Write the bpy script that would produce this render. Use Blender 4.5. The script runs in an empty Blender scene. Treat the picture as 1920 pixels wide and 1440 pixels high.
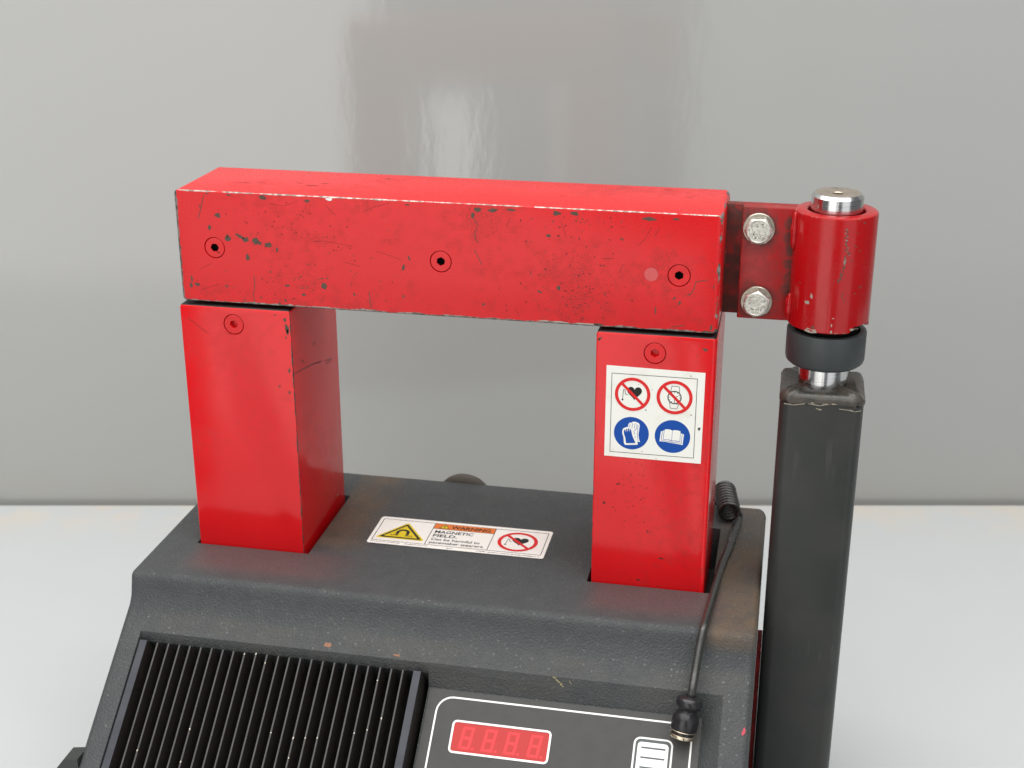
import bpy, bmesh, math, random
from mathutils import Vector, Matrix
random.seed(7)
MM = 0.001
scn = bpy.context.scene
COL = scn.collection

# ------------------------------------------------------------------ camera, world, lamps
CAMP = Vector((180.863, -693.62, 386.112)) * MM
YAW, PITCH, ROLL, FPX = -0.2012, 0.3650, 0.0, 2624.6
Fh = Vector((math.sin(YAW), math.cos(YAW), 0)); Rh = Vector((math.cos(YAW), -math.sin(YAW), 0))
fwd = Vector((math.sin(YAW)*math.cos(PITCH), math.cos(YAW)*math.cos(PITCH), -math.sin(PITCH)))
upv = Rh.cross(fwd)
cd = bpy.data.cameras.new('camera'); cam = bpy.data.objects.new('camera', cd); COL.objects.link(cam)
cam.matrix_world = Matrix(((Rh.x, upv.x, -fwd.x, CAMP.x), (Rh.y, upv.y, -fwd.y, CAMP.y), (Rh.z, upv.z, -fwd.z, CAMP.z), (0, 0, 0, 1)))
cd.sensor_width = 36; cd.lens = FPX/1920*36; cd.clip_start = 0.02; cd.clip_end = 50
cd.dof.use_dof = True; cd.dof.focus_distance = 0.745; cd.dof.aperture_fstop = 15
scn.camera = cam

w = bpy.data.worlds.new('World'); scn.world = w; w.use_nodes = True
w.node_tree.nodes['Background'].inputs[0].default_value = (0.93, 0.97, 1.0, 1)
w.node_tree.nodes['Background'].inputs[1].default_value = 0.15
scn.view_settings.view_transform = 'Standard'; scn.view_settings.look = 'None'
scn.view_settings.exposure = 0.08; scn.view_settings.gamma = 1.0

def area(name, r, f, z, sx, sy, tgt, radiance, col=(1, 1, 1)):
    ld = bpy.data.lights.new(name, 'AREA'); ld.shape = 'RECTANGLE'; ld.size = sx; ld.size_y = sy
    ld.energy = radiance*math.pi*sx*sy; ld.color = col
    o = bpy.data.objects.new(name, ld); COL.objects.link(o)
    p = Vector((CAMP.x, CAMP.y, 0)) + Rh*r + Fh*f + Vector((0, 0, z)); o.location = p
    t = Vector((CAMP.x, CAMP.y, 0)) + Rh*tgt[0] + Fh*tgt[1] + Vector((0, 0, tgt[2]))
    o.rotation_euler = (t-p).to_track_quat('-Z', 'Y').to_euler()
    return o
# two tall shop windows behind the photographer, the gap between them, added panels for floor glare low down and in that gap, and the ceiling light
area('window_light_left', -1.10, -1.0, 0.35, 1.56, 1.9, (-1.10, 1, 0.35), 1.6, (1.0, 0.985, 0.955))
area('floor_glare_left', -1.10, -1.0, -1.10, 1.56, 1.0, (-1.10, 1, -1.10), 0.8, (1.0, 0.985, 0.955))  # added dimmer panel for floor glare, fades the wall's reflection downward
area('window_light_right', 1.13, -1.0, 0.35, 1.42, 1.9, (1.13, 1, 0.35), 0.85, (0.97, 0.99, 1.0))
area('floor_glare_right', 1.13, -1.0, -1.10, 1.42, 1.0, (1.13, 1, -1.10), 0.5, (0.97, 0.99, 1.0))  # added panel, floor glare on the right side, dimmer than the window above
area('floor_slit_panel', -0.14, -1.0, -0.70, 0.105, 1.1, (-0.14, 1, -0.70), 2.3, (1.0, 0.99, 0.96))  # added narrow panel, stands for bright floor mirrored as a slit in the wall
area('ceiling_light', -0.25, 0.10, 1.75, 3.2, 2.9, (-0.25, 0.10, 0), 2.5, (1.0, 0.99, 0.97))

area('ceiling_tube', -0.10, 0.52, 1.70, 2.2, 0.12, (-0.10, 0.52, 0), 11, (1.0, 0.99, 0.97))

# ------------------------------------------------------------------ node helpers / materials
class NT:
    def __init__(s, name):
        s.m = bpy.data.materials.new(name); s.m.use_nodes = True
        s.t = s.m.node_tree; s.b = s.t.nodes['Principled BSDF']; s.n = s.t.nodes
        s.pos = s.new('ShaderNodeNewGeometry')
    def new(s, ty, **kw):
        n = s.n.new(ty)
        for k, v in kw.items(): setattr(n, k, v)
        return n
    def L(s, a, b): s.t.links.new(a, b)
    def val(s, i, v):
        if isinstance(v, (int, float)): i.default_value = v
        elif isinstance(v, (tuple, list)): i.default_value = (*v, 1) if len(v) == 3 and len(i.default_value) == 4 else v
        else: s.L(v, i)
    def math(s, op, a, b=0.0, c=None, clamp=False):
        n = s.new('ShaderNodeMath', operation=op); n.use_clamp = clamp
        s.val(n.inputs[0], a); s.val(n.inputs[1], b)
        if c is not None: s.val(n.inputs[2], c)
        return n.outputs[0]
    def noise(s, scale, detail=3, rough=0.5, stretch=None, offs=None, dist=0.0):
        n = s.new('ShaderNodeTexNoise'); n.inputs['Scale'].default_value = scale
        n.inputs['Detail'].default_value = detail; n.inputs['Roughness'].default_value = rough; n.inputs['Distortion'].default_value = dist
        mp = s.new('ShaderNodeMapping')
        if stretch: mp.inputs['Scale'].default_value = stretch
        if offs: mp.inputs['Location'].default_value = offs
        s.L(s.pos.outputs['Position'], mp.inputs[0]); s.L(mp.outputs[0], n.inputs['Vector'])
        return n.outputs['Fac']
    def voro(s, scale, feature='F1'):
        n = s.new('ShaderNodeTexVoronoi'); n.feature = feature; n.inputs['Scale'].default_value = scale
        s.L(s.pos.outputs['Position'], n.inputs['Vector']); return n.outputs['Distance']
    def ramp(s, fac, a, b, to0=0.0, to1=1.0):
        n = s.new('ShaderNodeMapRange'); n.interpolation_type = 'SMOOTHSTEP'
        s.val(n.inputs[0], fac); n.inputs[1].default_value = a; n.inputs[2].default_value = b
        n.inputs[3].default_value = to0; n.inputs[4].default_value = to1
        return n.outputs[0]
    def mix(s, fac, a, b):
        n = s.new('ShaderNodeMix', data_type='RGBA'); s.val(n.inputs[0], fac); s.val(n.inputs[6], a); s.val(n.inputs[7], b)
        return n.outputs[2]
    def xyz(s):
        n = s.new('ShaderNodeSeparateXYZ'); s.L(s.pos.outputs['Position'], n.inputs[0]); return n.outputs
    def bump(s, h, strength, dist):
        n = s.new('ShaderNodeBump'); n.inputs['Strength'].default_value = strength; n.inputs['Distance'].default_value = dist
        s.L(h, n.inputs['Height']); s.L(n.outputs[0], s.b.inputs['Normal']); return n
    def edge(s, radius):
        bv = s.new('ShaderNodeBevel'); bv.samples = 6; bv.inputs['Radius'].default_value = radius
        d = s.new('ShaderNodeVectorMath', operation='DOT_PRODUCT')
        s.L(bv.outputs[0], d.inputs[0]); s.L(s.pos.outputs['True Normal'], d.inputs[1])
        return s.math('SUBTRACT', 1.0, d.outputs['Value'])
    def out(s, color=None, rough=None, metal=None, spec=None):
        if color is not None: s.val(s.b.inputs['Base Color'], color)
        if rough is not None: s.val(s.b.inputs['Roughness'], rough)
        if metal is not None: s.val(s.b.inputs['Metallic'], metal)
        if spec is not None: s.val(s.b.inputs['Specular IOR Level'], spec)
        return s.m

def plain(name, col, rough=0.5, metal=0.0, spec=0.5, grain=0.0, gscale=900):
    t = NT(name)
    c = col
    if grain:
        k = t.noise(gscale, 3)
        c = t.mix(k, tuple(x*(1-grain) for x in col), tuple(min(1, x*(1+grain)) for x in col))
        r = t.noise(gscale*0.3, 2, offs=(3, 1, 2)); rough = t.ramp(r, 0.3, 0.7, max(0.02, rough-0.08), rough+0.08)
    return t.out(c, rough, metal, spec)

def red_paint(name, dirt=0.5, wear=0.5, rough=0.27, grime=0.0, grime_at=None, edges=(), bump=0.10, tint=1.0):
    t = NT(name)
    big = t.noise(22, 3, offs=(1.3, 0.2, 4.1)); mid = t.noise(160, 4, 0.6); fine = t.noise(1500, 4, 0.65)
    base = t.mix(t.ramp(big, 0.3, 0.7), (0.65*tint, 0.0055*tint, 0.0090*tint), (0.71*tint, 0.008*tint, 0.012*tint))
    # dusty grime rubbed into the paint, in patches
    patch = t.ramp(t.math('ADD', t.math('MULTIPLY', big, 0.6), t.math('MULTIPLY', mid, 0.4)), 0.46, 0.62)
    d = t.math('MULTIPLY', patch, t.ramp(fine, 0.42, 0.66)); d = t.math('MULTIPLY', d, dirt)
    col = t.mix(d, base, (0.20, 0.018, 0.015))
    # tiny dark specks, mostly where the patches are
    sp = t.math('MULTIPLY', t.ramp(t.voro(520), 0.10, 0.17, 1, 0), t.ramp(t.noise(60, 2, offs=(5, 5, 5)), 0.50, 0.62))
    col = t.mix(t.math('MULTIPLY', sp, 0.75*dirt), col, (0.07, 0.03, 0.025))
    # hairline rubs
    s1 = t.ramp(t.noise(420, 3, 0.7, stretch=(0.07, 0.07, 1.0), dist=0.6), 0.66, 0.72)
    s2 = t.ramp(t.noise(300, 3, 0.7, stretch=(1.0, 1.0, 0.05), offs=(2, 7, 1), dist=0.8), 0.70, 0.75)
    col = t.mix(t.math('MULTIPLY', t.math('MAXIMUM', s1, s2), 0.22*dirt), col, (0.16, 0.02, 0.02))
    rg = t.math('ADD', t.ramp(fine, 0.3, 0.75, rough-0.05, rough+0.08), t.math('MULTIPLY', patch, 0.10))
    if grime:
        g = t.noise(120, 5, 0.65, offs=(8, 2, 2))
        gm = t.math('MULTIPLY', t.ramp(g, 0.36, 0.60), grime)
        if grime_at:
            tot = None
            for (px, py, pz, rad) in grime_at:
                vm = t.new('ShaderNodeVectorMath', operation='DISTANCE'); t.L(t.pos.outputs['Position'], vm.inputs[0]); vm.inputs[1].default_value = (px*MM, py*MM, pz*MM)
                k = t.ramp(t.math('ADD', vm.outputs['Value'], t.math('MULTIPLY', t.math('SUBTRACT', g, 0.5), rad*2.4*MM)), rad*0.35*MM, rad*1.05*MM, 1, 0)
                tot = k if tot is None else t.math('MAXIMUM', tot, k)
            gm = t.math('MAXIMUM', t.math('MULTIPLY', gm, 0.35), t.math('MULTIPLY', tot, t.ramp(g, 0.25, 0.55, 0.35, 0.95)))
        col = t.mix(gm, col, (0.055, 0.022, 0.016)); rg = t.math('ADD', rg, t.math('MULTIPLY', gm, 0.25))
    metal = 0.0
    if wear:
        e = t.edge(0.0016)
        wn = t.math('ADD', t.math('MULTIPLY', t.noise(140, 5, 0.7, offs=(4, 1, 3)), 0.6), t.math('MULTIPLY', t.noise(34, 2, offs=(9, 3, 2)), 0.4))
        em = t.ramp(e, 0.02, 0.10)
        em = t.math('MULTIPLY', em, t.ramp(wn, 0.66-0.26*wear, 0.70-0.26*wear))
        bare = t.mix(t.ramp(t.noise(500, 3, offs=(2, 2, 9)), 0.40, 0.60), (0.13, 0.10, 0.08), (0.50, 0.46, 0.41))
        col = t.mix(em, col, bare); metal = t.math('MULTIPLY', em, 0.55); rg = t.math('ADD', rg, t.math('MULTIPLY', em, 0.12))
    # edges rubbed down to bare metal: (axis, a, b, width, share of bare, brightness) with a, b the two other coordinates in mm
    for k, (ax, a, b, wd, share, bright) in enumerate(edges):
        xs = t.xyz(); i, j = {'x': (1, 2), 'y': (0, 2), 'z': (0, 1)}[ax]
        d = t.math('MAXIMUM', t.math('ABSOLUTE', t.math('SUBTRACT', xs[i], a*MM)), t.math('ABSOLUTE', t.math('SUBTRACT', xs[j], b*MM)))
        d = t.math('DIVIDE', d, wd*MM)
        nn = t.math('ADD', t.math('MULTIPLY', t.noise(95, 4, 0.65, offs=(k*3.1, 2, 5)), 0.75), t.math('MULTIPLY', t.noise(600, 3, 0.6, offs=(1, k, 2)), 0.25))
        m = t.ramp(t.math('ADD', t.math('SUBTRACT', 1.0, d), t.math('MULTIPLY', t.math('SUBTRACT', nn, 1.0-share), 4.0)), 0.05, 0.22)
        m = t.math('MULTIPLY', m, t.ramp(d, 1.9, 2.1, 1, 0))
        bc = t.mix(t.ramp(t.noise(420, 3, offs=(2, k, 9)), 0.40, 0.60), tuple(c*bright*0.45 for c in (0.55, 0.47, 0.40)), tuple(c*bright for c in (0.62, 0.57, 0.52)))
        col = t.mix(m, col, bc); metal = t.math('MAXIMUM', metal, t.math('MULTIPLY', m, 0.5 if bright > 0.5 else 0.15)); rg = t.math('ADD', rg, t.math('MULTIPLY', m, 0.10))
    hb = t.math('ADD', t.math('MULTIPLY', t.noise(260, 4, 0.55), 1.0), t.math('MULTIPLY', fine, 0.12))
    t.bump(hb, bump, 0.0006)
    return t.out(col, rg, metal, 0.42)

RED_BEAM = red_paint('worn_red_paint_beam', 0.9, 0, 0.29, edges=[('x', 0.6, 214.1, 0.62, 0.50, 0.85), ('x', 0.6, 151.2, 1.1, 0.53, 0.55), ('z', -148, 0.6, 1.2, 0.58, 0.32), ('x', 59.3, 214.1, 0.9, 0.42, 0.3), ('z', 148, 0.6, 2.6, 0.40, 0.5), ('y', -148, 151.2, 2.2, 0.52, 0.3), ('y', 148, 214.1, 1.8, 0.45, 0.35), ('y', 148, 151.2, 2.0, 0.50, 0.35)])
RED_PILLAR = red_paint('worn_red_paint_pillar', 0.45, 0, 0.15, edges=[('z', -85.2, 0, 0.7, 0.44, 0.14)], bump=0.03)
RED_PILLAR_R = red_paint('worn_red_paint_right_pillar', 0.85, 0, 0.16, edges=[('z', 84.8, 0, 0.6, 0.40, 0.16)], bump=0.04)
RED_SLEEVE = red_paint('worn_red_paint_sleeve', 0.30, 0.5, 0.16, bump=0.04, tint=0.57)
RED_PLATE = red_paint('grimy_red_paint_front_plate', 0.5, 0.30, 0.26, 0.9, tint=0.57, grime_at=[(165.5, 26, 202, 15), (166, 26, 162, 14), (182, 26, 205, 6), (182.5, 26, 198, 6.5), (183, 26, 191, 6), (183, 26, 184, 5.5), (183, 26, 177, 5.5), (182.6, 26, 170, 6), (157, 26, 209, 6)])
RED_GRIME = red_paint('dark_grimy_red_paint', 0.9, 0.2, 0.34, 1.0, tint=0.5, grime_at=[(151, 32, 205, 18), (151, 32, 180, 22), (151, 32, 158, 18)])
RED_SCREW = red_paint('red_painted_screw', 0.5, 0.0, 0.28)
RED_DULL = red_paint('dull_red_bracket', 0.8, 0.2, 0.4, 0.6)

def housing_mat():
    t = NT('dark_grey_textured_powder_coat')
    big = t.noise(14, 4, 0.6, offs=(2, 3, 1)); mid = t.noise(90, 4, 0.6); fine = t.noise(900, 3, 0.6)
    col = t.mix(t.ramp(mid, 0.3, 0.7), (0.058, 0.063, 0.0655), (0.067, 0.0715, 0.073))
    x, y, z = t.xyz()
    # brown dust: at the right end of the deck, in front of the pillars, a little along the slope
    right = t.math('MULTIPLY', t.ramp(x, 0.146, 0.160), t.ramp(z, -0.012, -0.002))
    right = t.math('MULTIPLY', right, t.ramp(y, 0.080, 0.030, 0.5, 1.0))
    frontz = t.math('MULTIPLY', t.ramp(y, -0.036, -0.022), t.ramp(y, -0.004, 0.006, 1, 0))
    fl = t.math('MULTIPLY', frontz, t.math('MULTIPLY', t.ramp(x, -0.155, -0.140), t.ramp(x, -0.075, -0.040, 1, 0)))
    fr = t.math('MULTIPLY', frontz, t.math('MULTIPLY', t.ramp(x, 0.078, 0.095), t.ramp(x, 0.150, 0.165, 1, 0)))
    bl = t.math('MULTIPLY', t.ramp(x, -0.086, -0.080), t.ramp(x, -0.068, -0.045, 1, 0)); bl = t.math('MULTIPLY', bl, t.ramp(y, 0.0, 0.02))
    sl = t.math('MULTIPLY', t.ramp(z, -0.050, -0.030), t.ramp(z, -0.022, -0.016, 1, 0)); sl = t.math('MULTIPLY', sl, t.ramp(big, 0.45, 0.62, 0, 0.5))
    soft = t.ramp(t.math('ADD', t.math('MULTIPLY', big, 0.5), t.math('MULTIPLY', mid, 0.5)), 0.36, 0.60)
    brown = t.math('MULTIPLY', t.math('MAXIMUM', right, bl), t.math('ADD', 0.35, t.math('MULTIPLY', soft, 0.60)))
    col = t.mix(brown, col, (0.125, 0.090, 0.062))
    col = t.mix(t.math('MULTIPLY', sl, 0.4), col, (0.120, 0.105, 0.078))
    ros = t.math('MULTIPLY', t.math('MAXIMUM', fl, fr), t.ramp(fine, 0.40, 0.60, 0.25, 0.85))
    col = t.mix(ros, col, (0.125, 0.072, 0.070))
    dsp = t.math('MULTIPLY', t.ramp(t.voro(700), 0.12, 0.22, 1, 0), 0.45)
    col = t.mix(dsp, col, (0.030, 0.030, 0.030))
    lsp = t.math('MULTIPLY', t.ramp(t.voro(160), 0.02, 0.04, 1, 0), 0.18)
    col = t.mix(lsp, col, (0.22, 0.20, 0.17))
    gl = t.math('MULTIPLY', t.ramp(t.voro(330), 0.16, 0.30, 1, 0), t.ramp(t.noise(400, 2, offs=(6, 1, 8)), 0.45, 0.60))
    rg = t.math('ADD', t.ramp(fine, 0.3, 0.7, 0.36, 0.52), t.math('MULTIPLY', brown, 0.20)); rg = t.math('SUBTRACT', rg, t.math('MULTIPLY', gl, 0.16))
    v = t.voro(950, 'SMOOTH_F1')
    h = t.math('ADD', t.math('MULTIPLY', v, -0.8), t.math('MULTIPLY', t.noise(1500, 3, 0.6), 0.5))
    t.bump(h, 0.75, 0.0007)
    return t.out(col, rg, 0.0, t.math('ADD', 0.22, t.math('MULTIPLY', gl, 0.40)))
HOUSING = housing_mat()
BLACK_HOLE = plain('black_gap', (0.004, 0.004, 0.004), 0.9, 0, 0.1)
FIN_BLACK = plain('black_anodised_fin', (0.030, 0.026, 0.023), 0.42, 0.0, 0.5, 0.35, 500)
FIN_EDGE = plain('worn_fin_edge', (0.048, 0.047, 0.048), 0.45, 0.1, 0.5, 0.3, 700)
END_PLATE = plain('blue_black_anodised_plate', (0.028, 0.030, 0.040), 0.40, 0.2, 0.5, 0.2, 400)
LABEL_GREY = plain('dark_grey_membrane', (0.055, 0.0545, 0.053), 0.40, 0, 0.25, 0.06, 500)
PRINT_WHITE = plain('white_print', (0.82, 0.82, 0.80), 0.4)
PRINT_SLATE = plain('slate_print', (0.055, 0.065, 0.068), 0.4)
DISP_RED = plain('red_display_filter', (0.45, 0.032, 0.030), 0.25, 0, 0.25)
SEG_RED = plain('red_unlit_segment', (0.86, 0.046, 0.052), 0.25, 0, 0.25)
def dusty_white(name, col):
    t = NT(name)
    a = t.ramp(t.noise(70, 4, 0.6, offs=(1, 2, 3)), 0.50, 0.75); b = t.ramp(t.noise(700, 3, 0.6), 0.60, 0.72)
    c = t.mix(t.math('MULTIPLY', a, 0.35), col, (col[0]*0.84, col[1]*0.77, col[2]*0.64))
    c = t.mix(t.math('MULTIPLY', t.math('MULTIPLY', a, b), 0.5), c, (0.30, 0.25, 0.18))
    return t.out(c, 0.38, 0, 0.45)
STICKER = dusty_white('sticker_white', (0.88, 0.875, 0.815))
LABEL_W = dusty_white('label_white', (0.95, 0.95, 0.90))
STICK_RED = plain('sticker_red', (0.72, 0.022, 0.025), 0.4, 0, 0.2)
STICK_BLACK = plain('sticker_black', (0.020, 0.020, 0.018), 0.45, 0, 0.2)
STICK_BLUE = plain('sticker_blue', (0.007, 0.072, 0.37), 0.4, 0, 0.2)
STICK_YEL = plain('sticker_yellow', (0.78, 0.60, 0.015), 0.4, 0, 0.2)
STICK_ORG = plain('sticker_orange', (0.80, 0.20, 0.035), 0.4, 0, 0.2)
CHIP = plain('bare_primer_chip', (0.100, 0.073, 0.056), 0.6, 0.0, 0.25, 0.45, 1200)
CHIP_PALE = plain('pale_filler_chip', (0.36, 0.32, 0.27), 0.5, 0.1, 0.4, 0.3, 1500)
SCRATCH = plain('dark_scratch', (0.085, 0.018, 0.016), 0.5, 0, 0.3)
PINK_SPOT = plain('faded_pink_spot', (0.60, 0.085, 0.085), 0.38, 0, 0.5, 0.12, 800)
DUST_CHIP = plain('ochre_scuff', (0.34, 0.29, 0.17), 0.7, 0, 0.3, 0.4, 2500)
RED_FLECK = plain('red_paint_fleck', (0.42, 0.02, 0.05), 0.4)
RUST_CHIP = plain('rusty_scuff', (0.26, 0.13, 0.08), 0.7, 0, 0.3, 0.4, 1500)

def zinc():
    t = NT('zinc_plated_steel')
    n1 = t.noise(700, 4, 0.65); n2 = t.noise(2600, 3, 0.6)
    c = t.mix(t.ramp(n1, 0.35, 0.65), (0.46, 0.45, 0.40), (0.74, 0.73, 0.67))
    e = t.ramp(t.noise(260, 3, offs=(3, 3, 1)), 0.56, 0.68)
    c = t.mix(t.math('MULTIPLY', e, 0.5), c, (0.20, 0.17, 0.13))
    t.bump(n2, 0.25, 0.0003)
    return t.out(c, t.ramp(n1, 0.3, 0.7, 0.28, 0.44), 0.85, 0.5)
ZINC = zinc()
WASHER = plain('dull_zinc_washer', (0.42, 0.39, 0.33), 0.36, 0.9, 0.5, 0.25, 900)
def steel():
    t = NT('turned_steel')
    a = t.noise(500, 3, 0.6, stretch=(0.15, 0.15, 8)); 
    c = t.mix(t.ramp(a, 0.35, 0.65), (0.56, 0.56, 0.56), (0.74, 0.74, 0.73))
    return t.out(c, t.ramp(a, 0.3, 0.7, 0.14, 0.24), 1.0, 0.5)
STEEL = steel()
STEEL_TOP = plain('tarnished_steel_face', (0.50, 0.42, 0.34), 0.34, 0.9, 0.5, 0.18, 600)
def post_mat():
    t = NT('satin_dark_grey_paint')
    big = t.noise(30, 4, 0.6); v = t.noise(160, 4, 0.6, stretch=(1, 1, 0.12), offs=(1, 5, 2))
    c = t.mix(t.ramp(big, 0.35, 0.68), (0.031, 0.034, 0.032), (0.042, 0.043, 0.040))
    s = t.math('MULTIPLY', t.ramp(v, 0.58, 0.72), t.ramp(t.noise(20, 2, offs=(7, 2, 1)), 0.48, 0.66))
    c = t.mix(t.math('MULTIPLY', s, 0.22), c, (0.14, 0.135, 0.125))
    t.bump(t.noise(240, 3), 0.06, 0.0005)
    return t.out(c, t.ramp(big, 0.3, 0.7, 0.30, 0.42), 0, 0.35)
POST = post_mat()
COLLAR = plain('dark_slate_paint', (0.044, 0.050, 0.051), 0.42, 0, 0.35, 0.10, 300)
def weld_mat():
    t = NT('brown_stained_weld_cap')
    n = t.noise(120, 5, 0.65)
    c = t.mix(t.ramp(n, 0.35, 0.66), (0.036, 0.037, 0.033), (0.066, 0.053, 0.042))
    t.bump(t.noise(300, 4, 0.6), 0.30, 0.0010)
    return t.out(c, t.ramp(n, 0.3, 0.7, 0.24, 0.44), 0, 0.5)
WELD = weld_mat()
BARE_LINE = plain('worn_bare_edge', (0.36, 0.33, 0.26), 0.3, 0.7, 0.5, 0.3, 1500)
RUBBER = plain('black_rubber_cable', (0.030, 0.030, 0.028), 0.30, 0, 0.6, 0.2, 600)
PROBE = plain('black_moulded_plastic', (0.016, 0.015, 0.017), 0.30, 0, 0.5, 0.15, 800)
BRASS = plain('pale_brass_ring', (0.78, 0.66, 0.50), 0.24, 1.0, 0.5, 0.1, 900)
KNOB = plain('olive_grey_rubber', (0.065, 0.060, 0.048), 0.6, 0, 0.4, 0.2, 300)
HANDLE = plain('dark_green_grey_plastic', (0.030, 0.036, 0.034), 0.42, 0, 0.5, 0.12, 300)

def wall_mat():
    t = NT('glossy_grey_wall_panel')
    b = t.noise(3, 2)
    c = t.mix(b, (0.372, 0.374, 0.360), (0.388, 0.390, 0.376))
    h = t.math('ADD', t.noise(95, 2, 0.5, stretch=(1, 1, 0.35)), t.math('MULTIPLY', t.noise(320, 2), 0.25))
    t.bump(h, 0.08, 0.0012)
    return t.out(c, 0.10, 0, 0.85)
WALL = wall_mat()
def table_mat():
    t = NT('pale_grey_laminate')
    x, y, z = t.xyz()
    # distance along the table from the wall edge, for a creamy reflection beside the wall, painted in as blotches
    v = t.new('ShaderNodeVectorMath', operation='DOT_PRODUCT'); t.L(t.pos.outputs['Position'], v.inputs[0]); v.inputs[1].default_value = Fh
    edge = Vector((CAMP.x, CAMP.y, 0)).dot(Fh) + 1.1464
    near = t.ramp(v.outputs['Value'], edge-0.085, edge-0.01)
    cream = t.math('MULTIPLY', near, t.ramp(t.noise(26, 4, 0.6), 0.35, 0.68))
    c = t.mix(t.noise(9, 3), (0.505, 0.528, 0.537), (0.535, 0.553, 0.557))
    c = t.mix(t.math('MULTIPLY', cream, 0.55), c, (0.62, 0.54, 0.44))
    c = t.mix(t.math('MULTIPLY', t.ramp(t.noise(400, 3), 0.62, 0.75), 0.08), c, (0.35, 0.33, 0.30))
    return t.out(c, 0.33, 0, 0.4)
TABLE = table_mat()

# ------------------------------------------------------------------ mesh helpers (all in millimetres)
class MB:
    def __init__(s): s.v, s.f, s.m, s.mats = [], [], [], []
    def mi(s, mat):
        if mat not in s.mats: s.mats.append(mat)
        return s.mats.index(mat)
    def add(s, vs, fs, mat):
        b = len(s.v); s.v += [tuple(p) for p in vs]; k = s.mi(mat)
        for f in fs: s.f.append([i+b for i in f]); s.m.append(k)
    def bm(s, bm, mat):
        bm.verts.index_update(); s.add([v.co[:] for v in bm.verts], [[v.index for v in f.verts] for f in bm.faces], mat); bm.free()
def link(name, mesh, parent=None, loc=(0, 0, 0), smooth=40):
    o = bpy.data.objects.new(name, mesh); COL.objects.link(o); o.parent = parent; o.location = loc
    if smooth is not None:
        for p in mesh.polygons: p.use_smooth = True
        mesh.set_sharp_from_angle(angle=math.radians(smooth))
    return o
def wloc(o):
    p = Vector((0, 0, 0))
    while o: p = p + Vector(o.location); o = o.parent
    return p
def obj(name, mb, parent=None, smooth=40, origin=None):
    vs = [Vector(v)*MM for v in mb.v]
    lo = Vector((min(v.x for v in vs), min(v.y for v in vs), min(v.z for v in vs))); hi = Vector((max(v.x for v in vs), max(v.y for v in vs), max(v.z for v in vs)))
    c = Vector(origin)*MM if origin else (lo+hi)/2
    me = bpy.data.meshes.new(name); me.from_pydata([v-c for v in vs], [], mb.f)
    for m in mb.mats: me.materials.append(m)
    me.polygons.foreach_set('material_index', mb.m); me.update()
    return link(name, me, parent, c - (wloc(parent) if parent else Vector()), smooth)
def raw(name, mb):                       # temporary object in world metres, for booleans
    me = bpy.data.meshes.new(name); me.from_pydata([Vector(v)*MM for v in mb.v], [], mb.f)
    for m in mb.mats: me.materials.append(m)
    me.polygons.foreach_set('material_index', mb.m); me.update()
    o = bpy.data.objects.new(name, me); COL.objects.link(o); return o
def cut(target_mb, cutters, name, parent, mat, pre=None, post_bevel=None, hole_mat=None, smooth=40, origin=None):
    o = raw(name+'_tmp', target_mb); cs = []
    if pre: pre(o)
    for c in cutters:
        k = raw('cutter', c); cs.append(k)
        md = o.modifiers.new('b', 'BOOLEAN'); md.operation = 'DIFFERENCE'; md.solver = 'EXACT'; md.object = k
    if post_bevel:
        md = o.modifiers.new('v', 'BEVEL'); md.width = post_bevel*MM; md.segments = 3; md.limit_method = 'ANGLE'; md.angle_limit = math.radians(38); md.use_clamp_overlap = True
    dg = bpy.context.evaluated_depsgraph_get(); ev = o.evaluated_get(dg)
    me = bpy.data.meshes.new_from_object(ev); me.name = name
    for k in cs+[o]: bpy.data.objects.remove(k, do_unlink=True)
    n = MB(); n.v = [tuple(v.co/MM) for v in me.vertices]; n.f = [list(p.vertices) for p in me.polygons]; n.m = [min(p.material_index, len(me.materials)-1) if len(me.materials) else 0 for p in me.polygons]
    n.mats = [m or mat for m in me.materials] or [mat]
    bpy.data.meshes.remove(me)
    return obj(name, n, parent, smooth, origin)
def box_bm(x0, x1, y0, y1, z0, z1, r=0.0, seg=3):
    bm = bmesh.new(); bmesh.ops.create_cube(bm, size=1)
    for v in bm.verts: v.co = Vector(((x0+x1)/2+v.co.x*(x1-x0), (y0+y1)/2+v.co.y*(y1-y0), (z0+z1)/2+v.co.z*(z1-z0)))
    if r: bmesh.ops.bevel(bm, geom=bm.edges[:], offset=r, segments=seg, profile=0.5, affect='EDGES')
    return bm
def box(x0, x1, y0, y1, z0, z1, mat, r=0.0, seg=3):
    m = MB(); m.bm(box_bm(x0, x1, y0, y1, z0, z1, r, seg), mat); return m
def lathe(prof, cx, cy, mat, n=64, axis=None, org=None, caps=(True, True)):
    """prof: (r, t) pairs along +t; default axis Z through (cx, cy); or axis+org for any line"""
    m = MB(); vs, fs = [], []
    if axis is None: A = Vector((0, 0, 1)); O = Vector((cx, cy, 0))
    else: A = Vector(axis).normalized(); O = Vector(org)
    U = A.orthogonal().normalized(); V = A.cross(U)
    for r, t in prof:
        for i in range(n):
            a = 2*math.pi*i/n; vs.append(O + A*t + U*(r*math.cos(a)) + V*(r*math.sin(a)))
    for k in range(len(prof)-1):
        for i in range(n):
            j = (i+1) % n; fs.append([k*n+i, k*n+j, (k+1)*n+j, (k+1)*n+i])
    if prof[0][0] > 0 and caps[0]: fs.append([i for i in range(n)][::-1])
    if prof[-1][0] > 0 and caps[1]: fs.append([(len(prof)-1)*n+i for i in range(n)])
    m.add(vs, fs, mat); return m
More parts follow.
